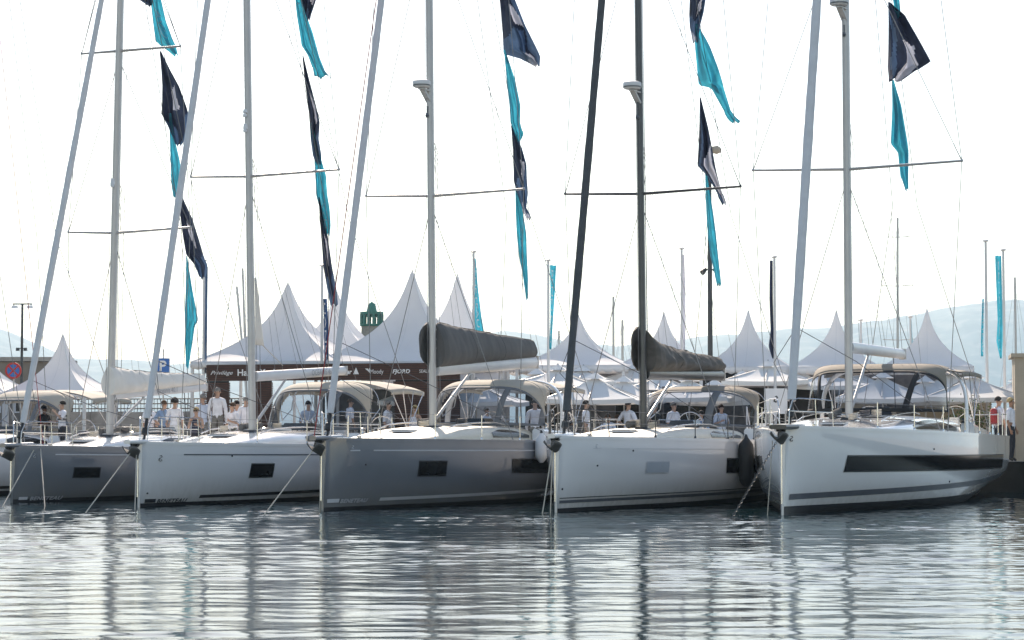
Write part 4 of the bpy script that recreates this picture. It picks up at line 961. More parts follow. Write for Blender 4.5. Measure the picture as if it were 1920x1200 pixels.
tent(1738, 580, 690, 75, 3.15, 'pagoda tent above the tan cockpit canopy', walls=(2,), wall_m='interior_mid')

# ------------------------------------------------------------------ parasols
def make_parasol(size, px, y_top, y_eave, Yc, label, rot=QA):
    top = at(px, y_top, Yc); ze = at(px, y_eave, Yc).z - QZ; zp = top.z - QZ; a = size / 2
    t = thing('parasol', label, 'parasol', (top.x, top.y, QZ), rot, 'white square parasols of the quayside terrace'); mb = MB()
    for sd_ in range(4):
        cr, sr = math.cos(sd_ * math.pi / 2), math.sin(sd_ * math.pi / 2)
        def fn(u, v):
            r = a * (1 - v) + .03; x = (2 * u - 1) * r; y = -r * (1 - .05 * (1 - (2 * u - 1) ** 2) * (1 - v)); z = ze + (zp - ze - .10) * v - .06 * math.sin(math.pi * v) - .05 * (1 - (2 * u - 1) ** 2) * (1 - v)
            return (x * cr - y * sr, x * sr + y * cr, z)
        mb.grid(8, 8, fn)
        mb.grid(8, 1, lambda u, v: tuple(c - (.14 * v if i == 2 else 0) for i, c in enumerate(fn(u, 0))))
    mb.build('canopy', 'parasol_white', t, angle=18)
    mb = MB()
    for sd_ in range(4):
        cr, sr = math.cos(sd_ * math.pi / 2), math.sin(sd_ * math.pi / 2)
        def fc(u, v):
            r = a * .22 * (1 - v) + .03; x = (2 * u - 1) * r; y = -r; return (x * cr - y * sr, x * sr + y * cr, zp - .10 + .13 * v + .02 - .07 * (1 - v))
        mb.grid(4, 3, fc)
    mb.build('vent_cap', 'parasol_white', t, angle=18)
    mb = MB(); mb.tube([(0, 0, 0), (0, 0, zp + .02)], .03, 10); mb.lathe([(.05, zp), (.04, zp + .05), (.015, zp + .09)], (0, 0, 0), 8); mb.build('pole', 'aluminium', t)
    mb = MB(); mb.box((0, 0, .05), (.7, .7, .10), taper=.9); mb.build('base', 'pot_grey', t, smooth=False)
    for i in range(8):
        an = math.pi / 4 * i; rr = a * (1.35 if i % 2 else .95); mb = MB()
        e = (rr * math.cos(an), rr * math.sin(an), ze + .02); mb.beam((0, 0, zp - .16), e, .03, .02); mb.beam((0, 0, zp - .75), tuple(Vector((0, 0, zp - .16)).lerp(Vector(e), .5)), .02, .015); mb.build('rib', 'aluminium', t, smooth=False)
PS = [(800, 713, 752, 70.5, 2.6, 'behind the white mast of the large grey yacht'), (893, 712, 752, 69.5, 2.9, 'seen through the dodger of the large grey yacht'),
      (1046, 686, 722, 73, 2.8, 'with its peak left of the black furled headsail'), (1094, 688, 716, 75, 2.6, 'with its peak just right of the black furled headsail'),
      (1116, 702, 748, 69, 2.9, 'lowest one between the black headsail and the carbon mast'), (1170, 708, 746, 72, 2.6, 'directly left of the foot of the carbon mast'),
      (1190, 684, 716, 76, 2.6, 'half hidden by the brown sail bag'), (1292, 706, 744, 70.5, 2.7, 'below the brown sail bag'), (1340, 714, 752, 73, 2.6, 'behind the tan dodger of the carbon masted yacht'),
      (1440, 679, 714, 71.5, 2.8, 'beside the flagpole with the dark banner'), (1560, 688, 722, 72, 2.6, 'behind the furled headsail of the yacht with the long hull window'),
      (1505, 700, 742, 75, 2.6, 'left of that headsail and standing lower'), (1655, 700, 746, 69.5, 2.9, 'seen through the windscreen under the tan canopy'), (1825, 700, 744, 68.5, 3.0, 'right of the tan cockpit canopy'),
      (1735, 708, 750, 70.5, 2.6, 'behind the aft window under the tan canopy'), (1008, 694, 728, 74.5, 2.6, 'touching the end of the white boom of the large grey yacht'),
      (1240, 698, 733, 74.5, 2.6, 'directly under the middle of the brown sail bag'), (1392, 698, 736, 74, 2.6, 'under the end of the brown sail bag near the tall lamp post'), (1482, 688, 722, 75, 2.6, 'touching the furled headsail of the long windowed yacht'),
      (1612, 694, 730, 74.5, 2.6, 'just right of the mast of the long windowed yacht'), (1785, 694, 730, 74, 2.6, 'half hidden behind the aft end of the tan canopy'), (1908, 706, 744, 71, 2.6, 'in front of the beige pavilion')]
for px, yt, ye, Yc, sz, wh in PS: make_parasol(sz, px, yt, ye, Yc, 'white parasol ' + wh)

# ------------------------------------------------------------------ brown exhibition stand
def stand():
    p0 = at(388, 690, 70.3); p1 = at(862, 690, 67.6)
    d = (p1 - p0); d.z = 0; ln = d.length; rz = math.atan2(d.y, d.x)
    t = thing('exhibition_stand', 'dark brown slatted exhibition stand with white lettering under the tall tents', 'stand', (p0.x, p0.y, QZ), rz)
    zt = at(620, 682, 69).z - QZ; zf = at(620, 713, 69).z - QZ
    def X(px): return (px - 388) / (862 - 388) * ln
    def cladding(x0, x1, z0, z1):
        mb = MB(); n = int((z1 - z0) / .058)
        for i in range(n): mb.box(((x0 + x1) / 2, -.03, z0 + .058 * (i + .5)), (x1 - x0 + (.14 if x1 - x0 < 1.2 else .02), .05, .042))
        tag(mb.build('slat_cladding', 'dark_wood', t, smooth=False), kind='stuff')
        mb = MB(); mb.box(((x0 + x1) / 2, .03, (z0 + z1) / 2), (x1 - x0, .06, z1 - z0)); mb.build('backing_board', 'interior_dark', t, smooth=False)
    cladding(0, ln, zf, zt)
    cladding(X(388), X(430), 0, zf - .003); cladding(X(482), X(512), 0, zf - .003); cladding(X(745), X(862), 0, zf - .003)
    mb = MB(); mb.box((ln / 2, 1.2, zt - .05), (ln, 2.3, .08)); mb.build('roof', 'interior_dark', t, smooth=False)
    for px in (560, 640, 700):
        mb = MB(); mb.box((X(px), 2.2, zf / 2), (.12, .12, zf)); mb.build('post', 'interior_mid', t, smooth=False)
    mb = MB(); mb.box(((X(560) + X(745)) / 2, 2.6, zf * .45), (X(745) - X(560), .06, zf * .9)); mb.build('back_wall', 'interior_mid', t, smooth=False)
    mb = MB(); mb.box((X(600), .9, .5), (1.9, .5, 1.0)); mb.build('counter', 'panel_white', t, smooth=False)
    hz = (zt + zf) / 2
    def tx(txt, pa, pb, hpx, **k):
        vs, fs, wd = text_mesh(txt, **k); kx = (X(pb) - X(pa)) / wd; kz = hpx / 58 / .7
        mb = MB(); mb.add([(X(pa) + u * kx, -.062, hz - kz * .33 + v * kz) for u, v in vs], fs); mb.build('lettering', 'letter_white', t, smooth=False)
    tx('Privilège', 397, 440, 7.5, shear=.4); tx('HanseYachts', 449, 538, 12, bold=.02); tx('Dehler', 634, 666, 8.5, bold=.03, shear=.15); tx('Moody', 700, 724, 8); tx('FJORD', 741, 773, 7, shear=.2, bold=.03); tx('SEALINE', 790, 815, 6)
    # little crane / triangle logo marks next to the names
    mb = MB(); x = X(668); mb.add([(x, -.063, hz - .08), (x + .20, -.063, hz - .08), (x + .10, -.063, hz + .14)], [(0, 1, 2)]); mb.build('logo_mark', 'letter_white', t, smooth=False)
    mb = MB(); x = X(690); mb.add([(x, -.063, hz + .10), (x + .10, -.063, hz + .02), (x + .18, -.063, hz - .06), (x + .10, -.063, hz + .10), (x + .17, -.063, hz + .14)], [(0, 1, 2, 3), (1, 2, 4)]); mb.build('logo_mark', 'letter_white', t, smooth=False)
stand()

# ------------------------------------------------------------------ flagpoles and banners
def flagpole(px, y_top, Yc, banner, label, foot=QZ):
    tp = at(px, y_top, Yc); h = tp.z - foot
    t = thing('flagpole', label, 'flagpole', (tp.x, tp.y, foot), 0, 'white flagpoles behind the yachts')
    mb = MB(); mb.tube([(0, 0, 0), (0, 0, h)], [.055, .04], 10); mb.lathe([(.09, 0), (.09, .12), (.06, .16)], (0, 0, 0), 10); mb.build('pole', 'pole_white', t)
    mb = MB(); mb.lathe([(.04, 0), (.10, .03), (.10, .06), (.03, .09)], (0, 0, h), 12); mb.build('cap', 'pole_white', t)
    for (rows, m, marks) in banner:
        ys = [r[0] for r in rows]; xl = [r[1] for r in rows]; xr = [r[2] for r in rows]; rg = random.Random(px)
        p1 = rg.random() * 6
        def fn(u, v):
            y = ys[0] + (ys[-1] - ys[0]) * v; a = np.interp(y, ys, xl); b = np.interp(y, ys, xr); p = at(a + (b - a) * u, y, Yc) - Vector((tp.x, tp.y, foot))
            am = max(.06, (b - a) / 55 * .4); p.y = .02 + am * math.sin(u * 8 + p1 + v * 2) + .15 * u
            return tuple(p)
        mb = MB(); mb.grid(10, 30, fn); bn = mb.build('banner', m, t, angle=180, solid=.004)
        if marks:
            vs, fs, wd = text_mesh(marks); q = MB()
            q.add([tuple(Vector(fn(.25 + .5 * y, .06 + .86 * (x / wd))) + Vector((0, -.06, 0))) for x, y in vs], fs); q.build('lettering', 'letter_white', bn, smooth=False)
flagpole(383, 490, 72, [([(500, 384, 389), (560, 384, 388), (640, 384, 387), (700, 383, 386)], 'slate_flag', None)], 'flagpole with furled grey banner beside the brown stand corner')
flagpole(604, 500, 71, [([(560, 606, 612), (620, 607, 615), (690, 608, 616)], 'blue_flag', 'HANSE')], 'flagpole with narrow dark blue banner over the brown stand')
flagpole(888, 474, 72, [([(484, 889, 892), (540, 889, 896), (590, 890, 902), (625, 891, 908)], 'teal_flag', 'BENETEAU')], 'flagpole with drooping teal banner above the dark grey sail bag')
flagpole(1028, 490, 72, [([(497, 1031, 1043), (540, 1032, 1041), (600, 1032, 1037), (655, 1030, 1034)], 'teal_flag', 'BENETEAU')], 'flagpole with tapering teal banner between grey sail bag and black headsail')
flagpole(1278, 468, 74, [([(477, 1280, 1284), (540, 1280, 1286), (620, 1276, 1286), (660, 1274, 1284)], 'pale_flag', None)], 'flagpole with pale wrapped banner beside the tall dark lamp post')
flagpole(1452, 484, 70, [([(488, 1444, 1450), (560, 1443, 1450), (620, 1445, 1451), (650, 1441, 1451), (672, 1448, 1452)], 'navy_flag', None)], 'flagpole with dark navy banner hanging on its left')
flagpole(1848, 454, 69, [([(560, 1842, 1847), (620, 1840, 1847), (668, 1840, 1846)], 'teal_flag', 'BENETEAU')], 'flagpole with short low teal banner behind the stern of the yacht with long hull window')
flagpole(1881, 471, 70, [([(479, 1867, 1879), (540, 1869, 1880), (600, 1871, 1881), (640, 1868, 1881), (672, 1875, 1880)], 'teal_flag', 'BENETEAU')], 'flagpole with long teal banner beside the beige building')
flagpole(1707, 596, 80, [([(600, 1708, 1711), (640, 1708, 1712), (690, 1708, 1711)], 'teal_flag', None)], 'short flagpole with thin teal pennant in front of the tent over the tan canopy')
flagpole(1614, 602, 80, [([(606, 1615, 1617), (640, 1615, 1618), (690, 1615, 1617)], 'teal_flag', None)], 'short flagpole with thin teal pennant right of the mast of the long windowed yacht')

# ------------------------------------------------------------------ lamp posts and signs
def twin_lamp():
    tp = at(42, 570, 84); h = tp.z - QZ
    t = thing('street_lamp', 'dark twin headed street lamp with small spotlights beside the grey building', 'street lamp', (tp.x, tp.y, QZ))
    mb = MB(); mb.tube([(0, 0, 0), (0, 0, h)], [.07, .045], 10); mb.build('post', 'lamp_dark', t)
    mb = MB(); mb.beam((-.38, 0, h), (.38, 0, h), .05, .05); mb.build('cross_arm', 'lamp_dark', t)
    for sx in (-1, 1):
        mb = MB(); mb.box((sx * .30, 0, h - .11), (.26, .18, .10), taper=.7); mb.beam((sx * .34, 0, h), (sx * .34, 0, h - .08), .03, .03); mb.build('lamp_head', 'panel_white', t, smooth=False)
        mb = MB(); z = at(42, 655, 84).z - QZ; mb.beam((0, 0, z + .05), (sx * .15, 0, z + .02), .03, .03); mb.box((sx * .15, -.05, z), (.13, .16, .12), taper=.8); mb.build('spotlight', 'lamp_dark', t, smooth=False)
twin_lamp()
def tall_lamp():
    tp = at(1330, 282, 82); h = tp.z - QZ
    t = thing('street_lamp', 'very tall dark lamp post with rounded head and floodlights half way up', 'street lamp', (tp.x, tp.y, QZ))
    mb = MB(); mb.tube([(0, 0, 0), (0, 0, h)], [.11, .075], 12); mb.build('post', 'lamp_dark', t)
    mb = MB(); mb.tube([(-.05, 0, h - .02), (.1, 0, h + .02), (.3, 0, h + .02), (.45, 0, h - .02)], [.05, .13, .17, .08], 10, ry=[.05, .10, .12, .05]); mb.build('lamp_head', 'stone', t)
    z = at(1330, 508, 82).z - QZ
    for sx in (-1, 1):
        mb = MB(); mb.beam((0, 0, z + .05), (sx * .18, 0, z + .05), .04, .04); mb.tube([(sx * .16, .05, z + .07), (sx * .30, -.12, z - .07)], [.07, .11], 10); mb.build('floodlight', 'lamp_dark', t)
tall_lamp()
def round_sign():
    c = at(25, 695, 72); t = thing('road_sign', 'round blue no stopping sign with red ring and red cross', 'road sign', (c.x, c.y, QZ), -.05); z = c.z - QZ; r = 15.5 / FPX * 72
    def disc(rr, y): return [(rr * math.cos(a), y, z + rr * math.sin(a)) for a in np.linspace(0, 2 * math.pi, 33)[:-1]]
    mb = MB(); mb.tube([(0, .03, z), (0, -.01, z)], r, 32); mb.build('disc', 'sign_red', t)
    mb = MB(); mb.add(disc(r * .76, -.014), [tuple(range(32))]); mb.build('blue_field', 'sign_blue', t, smooth=False)
    for sg_ in (-1, 1):
        mb = MB(); q = r * .56; mb.beam((-q, -.017, z - q * sg_), (q, -.017, z + q * sg_), .004, r * .2); mb.build('cross_bar', 'sign_red', t, smooth=False)
    mb = MB(); mb.tube([(0, .06, 0), (0, .06, z + r * .8)], .03, 8); mb.build('post', 'aluminium', t)
round_sign()
def park_sign():
    c = at(306, 687, 73); t = thing('road_sign', 'square blue parking sign with white letter P', 'road sign', (c.x, c.y, QZ)); z = c.z - QZ; a = 12.5 / FPX * 73
    mb = MB(); mb.box((0, 0, z), (2 * a, .03, 2.35 * a)); mb.build('plate', 'panel_white', t, smooth=False)
    mb = MB(); mb.box((0, -.018, z + .04), (1.82 * a, .006, 2.1 * a)); mb.build('blue_field', 'sign_blue', t, smooth=False)
    text_on('letter', 'P', lambda u, v: (-a * .52 + u, -.024, z - a * .62 + v), a * 2.1, 'letter_white', t, bold=.03)
    mb = MB(); mb.box((0, 0, z - a * 1.65), (1.9 * a, .03, .55 * a)); pl = mb.build('lower_plate', 'panel_white', t, smooth=False)
    mb = MB(); mb.box((-.02, -.018, z - a * 1.68), (.9 * a, .004, .22 * a), taper=.6); mb.build('car_symbol', 'letter_black', pl, smooth=False)
    mb = MB(); mb.tube([(0, .045, 0), (0, .045, z + a * 2.6)], .025, 8); mb.build('post', 'aluminium', t)
park_sign()

# ------------------------------------------------------------------ lighthouse on its mole
def lighthouse():
    Yc = 250; b = at(697, 612, Yc); s_ = Yc / FPX; r = 22 * s_
    t = thing('lighthouse', 'harbour lighthouse with green slotted gallery and stone tower behind the tents', 'lighthouse', (b.x, b.y, 2.0)); z0 = b.z - 2
    mb = MB(); mb.lathe([(r * 1.05, 0), (r * .92, z0 * .6), (r * .88, z0)], (0, 0, 0), 28); mb.build('tower', 'stone', t)
    gh = 27 * s_
    mb = MB(); mb.lathe([(r * .97, 0), (r * 1.0, .05), (r * 1.0, gh * .14), (r * .97, gh * .15)], (0, 0, z0), 28); g = mb.build('gallery', 'lighthouse_green', t)
    mb = MB(); mb.lathe([(r * .97, gh * .82), (r * 1.0, gh * .83), (r * 1.0, gh), (r * .95, gh)], (0, 0, z0), 28); mb.build('gallery_rim', 'lighthouse_green', g)
    for i in range(14):
        an = i * 2 * math.pi / 14; mb = MB(); mb.box((r * .965 * math.cos(an), r * .965 * math.sin(an), z0 + gh * .485), (.12, r * .22, gh * .70), an); mb.build('baluster', 'lighthouse_green', g, smooth=False)
    mb = MB(); lz = z0 + gh; mb.lathe([(10.5 * s_, -.6), (10 * s_, 0), (7 * s_, 15 * s_), (6.5 * s_, 15.5 * s_), (2 * s_, 18 * s_), (.8 * s_, 20 * s_)], (0, 0, lz), 20); mb.build('lantern', 'lighthouse_green', t)
    mb = MB(); mb.box((b.x, b.y, .5), (60, 14, 3.0), taper=.85); o = mb.build('breakwater', 'dark_concrete', smooth=False); tag(o, kind='structure')
lighthouse()

# ------------------------------------------------------------------ sea wall with railing, buildings
def sea_wall():
    a = at(60, 790, 82); b = at(470, 790, 79); d = b - a; d.z = 0; ln = d.length; rz = math.atan2(d.y, d.x); zt = at(260, 772, 80.5).z - QZ; zr = at(260, 748, 80.5).z - QZ
    t = thing('sea_wall', 'low concrete sea wall carrying a metal railing behind the smaller grey yacht', 'wall', (a.x, a.y, QZ), rz)
    mb = MB(); n = 7
    for i in range(n):
        m2 = MB(); m2.box((ln * (i + .5) / n, 0, zt / 2), (ln / n - .015, .4, zt + .02 * ((i * 7) % 3 - 1)), taper=.995); m2.build('wall_block', 'concrete', t, smooth=False)
    for z in (zt + .12, zr - .18, zr):
        mb = MB(); mb.tube([(0, 0, z), (ln, 0, z)], .022, 6); mb.build('rail', 'lamp_dark', t)
    for i in range(int(ln / .14)):
        x = .07 + i * .14; big = i % 12 == 0; mb = MB(); mb.box((x, 0, (zt + zr) / 2), (.05 if big else .016, .05 if big else .016, zr - zt)); mb.build('post' if big else 'baluster', 'lamp_dark', t, smooth=False)
sea_wall()
def grey_building():
    a = at(-60, 668, 90); b = at(92, 668, 90); zt = at(20, 668, 89).z - QZ
    t = thing('harbour_building', 'flat roofed brown grey harbour building behind the no stopping sign', 'building', (a.x, a.y, QZ), math.atan2(b.y - a.y, b.x - a.x)); ln = math.hypot(b.x - a.x, b.y - a.y)
    mb = MB(); mb.box((ln / 2, 2.5, zt / 2 - .1), (ln, 5, zt - .2)); wl = mb.build('wall', 'brown_plaster', t, smooth=False)
    mb = MB(); mb.box((ln / 2, 2.5, zt - .09), (ln + .3, 5.3, .18)); mb.build('roof_edge', 'concrete', t, smooth=False)
    for i in range(2):
        mb = MB(); mb.box((ln * (.3 + .4 * i), -.01, zt * .52), (.8, .06, .9)); wn = mb.build('window', 'panel_white', t, smooth=False)
        mb = MB(); mb.box((ln * (.3 + .4 * i), -.03, zt * .52), (.68, .06, .78)); mb.build('pane', 'dark_glass', wn, smooth=False)
grey_building()
def stone_hut():
    c = at(82, 790, 77); w_ = 85 / FPX * 77; h = at(82, 742, 77).z - QZ
    t = thing('stone_hut', 'small rough stone wall behind the cream bimini', 'wall', (c.x, c.y, QZ), QA)
    n = 9
    for r_ in range(n):
        x = -w_ / 2
        while x < w_ / 2 - .08:
            l = random.uniform(.22, .45); l = min(l, w_ / 2 - x); mb = MB(); mb.box((x + l / 2, random.uniform(-.02, .02), h * (r_ + .5) / n), (l - .02, .4, h / n - .015), taper=.97); mb.build('stone', 'stone', t, smooth=False); x += l
stone_hut()
def beige_building():
    c = at(1930, 672, 66.5); t = thing('beige_pavilion', 'beige panelled pavilion at the end of the quay beside the teal banner', 'building', (c.x, c.y, QZ), QA); h = c.z - QZ; hw_ = .50
    for i in range(5):
        mb = MB(); mb.box((-hw_ + .31 + i * .62 + .0, 0, h / 2), (.60, 2.4, h - .004 * (i % 2))); mb.build('wall_panel', 'beige_plaster', t, smooth=False)
    mb = MB(); mb.box((1.05, 0, h + .06), (3.3, 2.6, .12)); mb.build('roof_edge', 'beige_plaster', t, smooth=False)
    mb = MB(); mb.add([(-.1, -1.25, h + .6), (.5, -1.25, h + .15), (.1, -1.25, h - .02), (-.05, -1.2, h + .05)], [(0, 1, 2, 3)]); mb.build('pennant', 'black_canvas', t, solid=.01)
beige_building()
def shrub():
    c = at(1820, 800, 66.5); t = thing('potted_shrub', 'shrub with olive leaves in a planter behind the tan canopy', 'shrub', (c.x, c.y, QZ))
    mb = MB(); mb.lathe([(.26, 0), (.33, .5), (.36, .52), (.34, .56), (.0, .54)], (0, 0, 0), 16); mb.build('planter', 'pot_grey', t)
    mb = MB()
    for i in range(7): an = i * .9; mb.tube([(0, 0, .5), (.25 * math.cos(an), .25 * math.sin(an), .95), (.5 * math.cos(an + .3), .5 * math.sin(an + .3), 1.4 + .1 * (i % 3))], [.03, .02, .008], 6)
    mb.build('stem', 'bark', t)
    mb = MB()
    for i in range(900):
        p = Vector((random.gauss(0, .36), random.gauss(0, .36), 1.25 + random.gauss(0, .26))); d = Vector((random.gauss(0, 1), random.gauss(0, 1), random.gauss(.3, 1))).normalized(); q = d.cross(Vector((random.random(), random.random(), .3))).normalized()
        mb.add([p, p + d * .04 + q * .018, p + d * .09, p + d * .04 - q * .018], [(0, 1, 2, 3)])
    tag(mb.build('foliage', 'leaf', t, smooth=False), kind='stuff')
shrub()
# boarding steps between the two white yachts and a small board with the sea-horse mark
def boarding():
    c = at(1440, 800, 67.2); t = thing('notice_board', 'white notice board with small black sea-horse mark behind the white bows', 'sign', (c.x, c.y, QZ), QA); z = at(1458, 752, 67).z - QZ
    mb = MB(); mb.box((.25, 0, z), (.72, .04, .80)); mb.build('board', 'panel_white', t, smooth=False)
    pts = [(-.2, 1.0), (.15, 1.1), (.4, .85), (.15, .6), (-.25, .4), (-.35, .05), (0, -.2), (.4, -.1), (.35, .15), (.1, .1)]
    mb = MB(); mb.tube([(.25 + u * .14, -.03, z + v * .14 + .0) for u, v in pts], [.14 * q for q in (.06, .14, .15, .16, .2, .2, .16, .11, .08, .04)], 6, ry=.004, side=(1, 0, 0)); mb.build('emblem', 'letter_black', t)
    for sx in (-.05, .55): 
        mb = MB(); mb.box((sx, .04, z * .5), (.05, .04, z)); mb.build('leg', 'aluminium', t, smooth=False)
    a = at(1425, 800, 64.6); t = thing('boarding_steps', 'white boarding steps with handrails between the two white yachts', 'steps', (a.x, a.y, QZ), QA)
    for i in range(4):
        mb = MB(); mb.box((0, -.30 * i + .6, .18 * i + .12), (.75, .30, .05)); mb.build('tread', 'panel_white', t, smooth=False)
    for sx in (-.36, .36):
        mb = MB(); mb.beam((sx, .78, .0), (sx, -.45, .72), .04, .14); mb.build('stringer', 'panel_white', t, smooth=False)
        mb = MB(); mb.tube([(sx, .7, .05), (sx, .7, 1.0), (sx, -.4, 1.65), (sx, -.4, .65)], .018, 6); mb.tube([(sx, .7, .55), (sx, -.4, 1.2)], .014, 6); mb.build('handrail', 'panel_white', t)
boarding()

# ------------------------------------------------------------------ far sailing boats showing only their masts
def far_boat(px, y_top, Yc, lean, label, sp=()):
    tp = at(px, y_top, Yc); t = thing('moored_sailboat', label, 'sailboat', (tp.x, tp.y, 0), R(70), 'sailing boats moored beyond the quay'); L = 9; mb = MB()
    def hl(u, v):
        x = -3 + L * u; b = 1.4 * math.sin(math.pi / 2 * min(1, u / .55)) ** .8 * (1 - .2 * max(0, u - .6)); ph = math.pi * v
        return (x, b * math.cos(ph), 1.0 - 1.4 * math.sin(ph) ** .7)
    mb.grid(16, 14, hl); mb.grid(16, 2, lambda u, v: (hl(u, 0)[0], hl(u, 0)[1] * (1 - 2 * v), 1.0)); mb.build('hull', 'white_gelcoat', t)
    h = tp.z; mb = MB(); mb.tube([(0, lean, 1.0), (0, 0, h)], [.075, .055], 10); m = mb.build('mast', 'aluminium', t)
    mb = MB(); mb.box((1.5, 0, 1.22), (3.6, 1.6, .5), taper=.8); mb.build('cabin', 'white_gelcoat', t, smooth=False)
    for f in sp:
        for sy in (-1, 1): mb = MB(); mb.tube([(0, 0, h * f), (.1, sy * .85, h * f + .05)], .02, 6); mb.build('spreader', 'aluminium', m)
    for q in ((-3, 0), (5.8, 0), (.3, 1.3), (.3, -1.3)):
        mb = MB(); mb.tube([(q[0], q[1], 1.0), (0, 0, h - .1)], .006, 4); mb.build('stay', 'wire', t)
for a in ((444, 537, 112, -.9, 'far sailboat whose leaning mast rises left of the Hanse tent', (.6,)), (455, 503, 118, -.4, 'far sailboat with the taller mast left of the Hanse tent', ()), (1150, 556, 112, .0, 'far sailboat with bare mast between black headsail and carbon mast', ()), (1167, 600, 105, 0, 'far sailboat with the shorter mast just left of the carbon mast', ()),
          (1683, 408, 112, .1, 'far sailboat with tall mast and three spreaders above the tan canopy', (.92, .72, .5)), (1903, 520, 110, 0, 'far sailboat with mast rising beside the beige building', ()), (1048, 620, 125, 0, 'far sailboat with short mast in front of the pale hills', ())):
    far_boat(*a)

# ------------------------------------------------------------------ people
def person(px, head_y, Yc, label, shirt='shirt_white', trousers='trouser_grey', hair='hair_dark', face=0.0, H=1.74, feet=None, pose='stand', skin='skin', long_hair=False, curly=False, sleeves='short', glasses=False, seated=False, extra=None):
    top = at(px, head_y, Yc); foot = feet if feet is not None else top.z - H
    H = top.z - foot
    if seated: H0 = 1.72; k = H0 / 1.75
    else: k = H / 1.75
    t = thing('person', label, 'person', (top.x, top.y, foot if not seated else top.z - 1.32 * k), face, None)
    V = []; E = []; RAD = []; LAB = []
    def pt(x, y, z, r, p=None, lab='torso'):
        V.append((x * k, y * k, z * k)); RAD.append((r[0] * k, r[1] * k) if isinstance(r, tuple) else (r * k, r * k)); LAB.append(lab)
        if p is not None: E.append((p, len(V) - 1))
        return len(V) - 1
    dz = -.43 if seated else 0
    pel = pt(0, 0, .95 + dz, (.155, .115)); bel = pt(0, -.01, 1.10 + dz, (.150, .112), pel); che = pt(0, 0, 1.28 + dz, (.168, .122), bel); sh = pt(0, .01, 1.42 + dz, (.12, .09), che)
    nk = pt(0, .0, 1.50 + dz, .055, sh, 'skin'); jaw = pt(0, -.025, 1.575 + dz, (.066, .076), nk, 'skin'); cr = pt(0, .0, 1.66 + dz, (.077, .093), jaw, 'skin')
    hands = []
    for sx in (-1, 1):
        s1 = pt(sx * .175, .01, 1.395 + dz, .060, sh, 'arm')
        if pose == 'stand' or (pose == 'talk' and sx < 0): el, wr = (sx * .235, .02, 1.13 + dz), (sx * .235, -.06, .89 + dz)
        elif pose == 'hips': el, wr = (sx * .34, .05, 1.16 + dz), (sx * .20, -.03, 1.02 + dz)
        elif pose in ('talk', 'hold'): el, wr = (sx * .235, -.03, 1.12 + dz), (sx * .13, -.26, 1.20 + dz)
        elif pose == 'drink': el, wr = ((sx * .25, -.12, 1.20 + dz), (sx * .09, -.24, 1.38 + dz)) if sx > 0 else ((sx * .235, -.05, 1.12 + dz), (sx * .16, -.26, 1.12 + dz))
        e1 = pt(*el, .044, s1, 'arm'); w1 = pt(*wr, .030, e1, 'fore'); d = Vector(wr) - Vector(el); d.normalize()
        p1 = Vector(wr) + d * .06; h1 = pt(*p1, (.036, .020), w1, 'fore'); hands.append((h1, p1, d, sx))
    for sx in (-1, 1):
        hp = pt(sx * .085, 0, .88 + dz, .092, pel, 'leg')
        if seated: kn, ak, to = (sx * .10, -.42, .47), (sx * .10, -.40, .08), (sx * .11, -.53, .03)
        else: kn, ak, to = (sx * .10, -.02, .50), (sx * .105, .03, .09), (sx * .125, -.11, .035)
        k1 = pt(*kn, .062, hp, 'leg'); a1 = pt(*ak, .043, k1, 'leg'); pt(*to, (.042, .03), a1, 'shoe')
    for h1, p1, d, sx in hands:
        sd_ = d.cross(Vector((1, 0, 0))).normalized()
        for i, l in enumerate((.062, .072, .068, .054)):
            o = sd_ * (.024 - .016 * i); b = pt(*(p1 + d * .035 + o), .0088, h1, 'fore'); c = pt(*(p1 + d * (.035 + l * .6) + o + Vector((-sx * .010, 0, 0))), .008, b, 'fore'); pt(*(p1 + d * (.03 + l) + o + Vector((-sx * .026, 0, 0))), .007, c, 'fore')
        b = pt(*(p1 + sd_ * .040 - d * .005), .010, h1, 'fore'); pt(*(p1 + sd_ * .055 + d * .035), .009, b, 'fore')
    me = bpy.data.meshes.new('body'); me.from_pydata(V, E, []); o = bpy.data.objects.new('body', me); COL.objects.link(o)
    md = o.modifiers.new('skin', 'SKIN'); md.use_smooth_shade = True; md.branch_smoothing = .6
    for i, sv in enumerate(me.skin_vertices[0].data): sv.radius = RAD[i]; sv.use_root = (i == 0)
    sb = o.modifiers.new('sub', 'SUBSURF'); sb.levels = 1; sb.render_levels = 1
    dg = bpy.context.evaluated_depsgraph_get(); nm = bpy.data.meshes.new_from_object(o.evaluated_get(dg)); bpy.data.objects.remove(o); bpy.data.meshes.remove(me)
    nm.name = 'body'
    segs = [(np.array(V[a]), np.array(V[b]), LAB[b]) for a, b in E]
    n = len(nm.polygons); cen = np.zeros(n * 3); nm.polygons.foreach_get('center', cen); cen = cen.reshape(-1, 3)
    best = np.full(n, 1e9); lab = np.array(['torso'] * n, dtype=object)
    for a, b, l in segs:
        ab = b - a; tt = np.clip(((cen - a) @ ab) / max(1e-9, ab @ ab), 0, 1); dd = np.linalg.norm(cen - (a + tt[:, None] * ab), axis=1)
        up = dd < best; best[up] = dd[up]; lab[up] = l
    hip = (.93 + dz) * k
    shirt_f = np.array([(l == 'torso' and c[2] > hip) or (l == 'arm') or (l == 'fore' and sleeves == 'long') for l, c in zip(lab, cen)])
    if sleeves == 'none': shirt_f = np.array([f and l != 'arm' for f, l in zip(shirt_f, lab)])
    trou_f = np.array([l == 'leg' or (l == 'torso' and c[2] <= hip + .05 * k) for l, c in zip(lab, cen)]); shoe_f = lab == 'shoe'
    for q in (skin, 'shoe'): nm.materials.append(MATS[q])
    nm.polygons.foreach_set('material_index', shoe_f.astype(int)); nm.polygons.foreach_set('use_smooth', [True] * n)
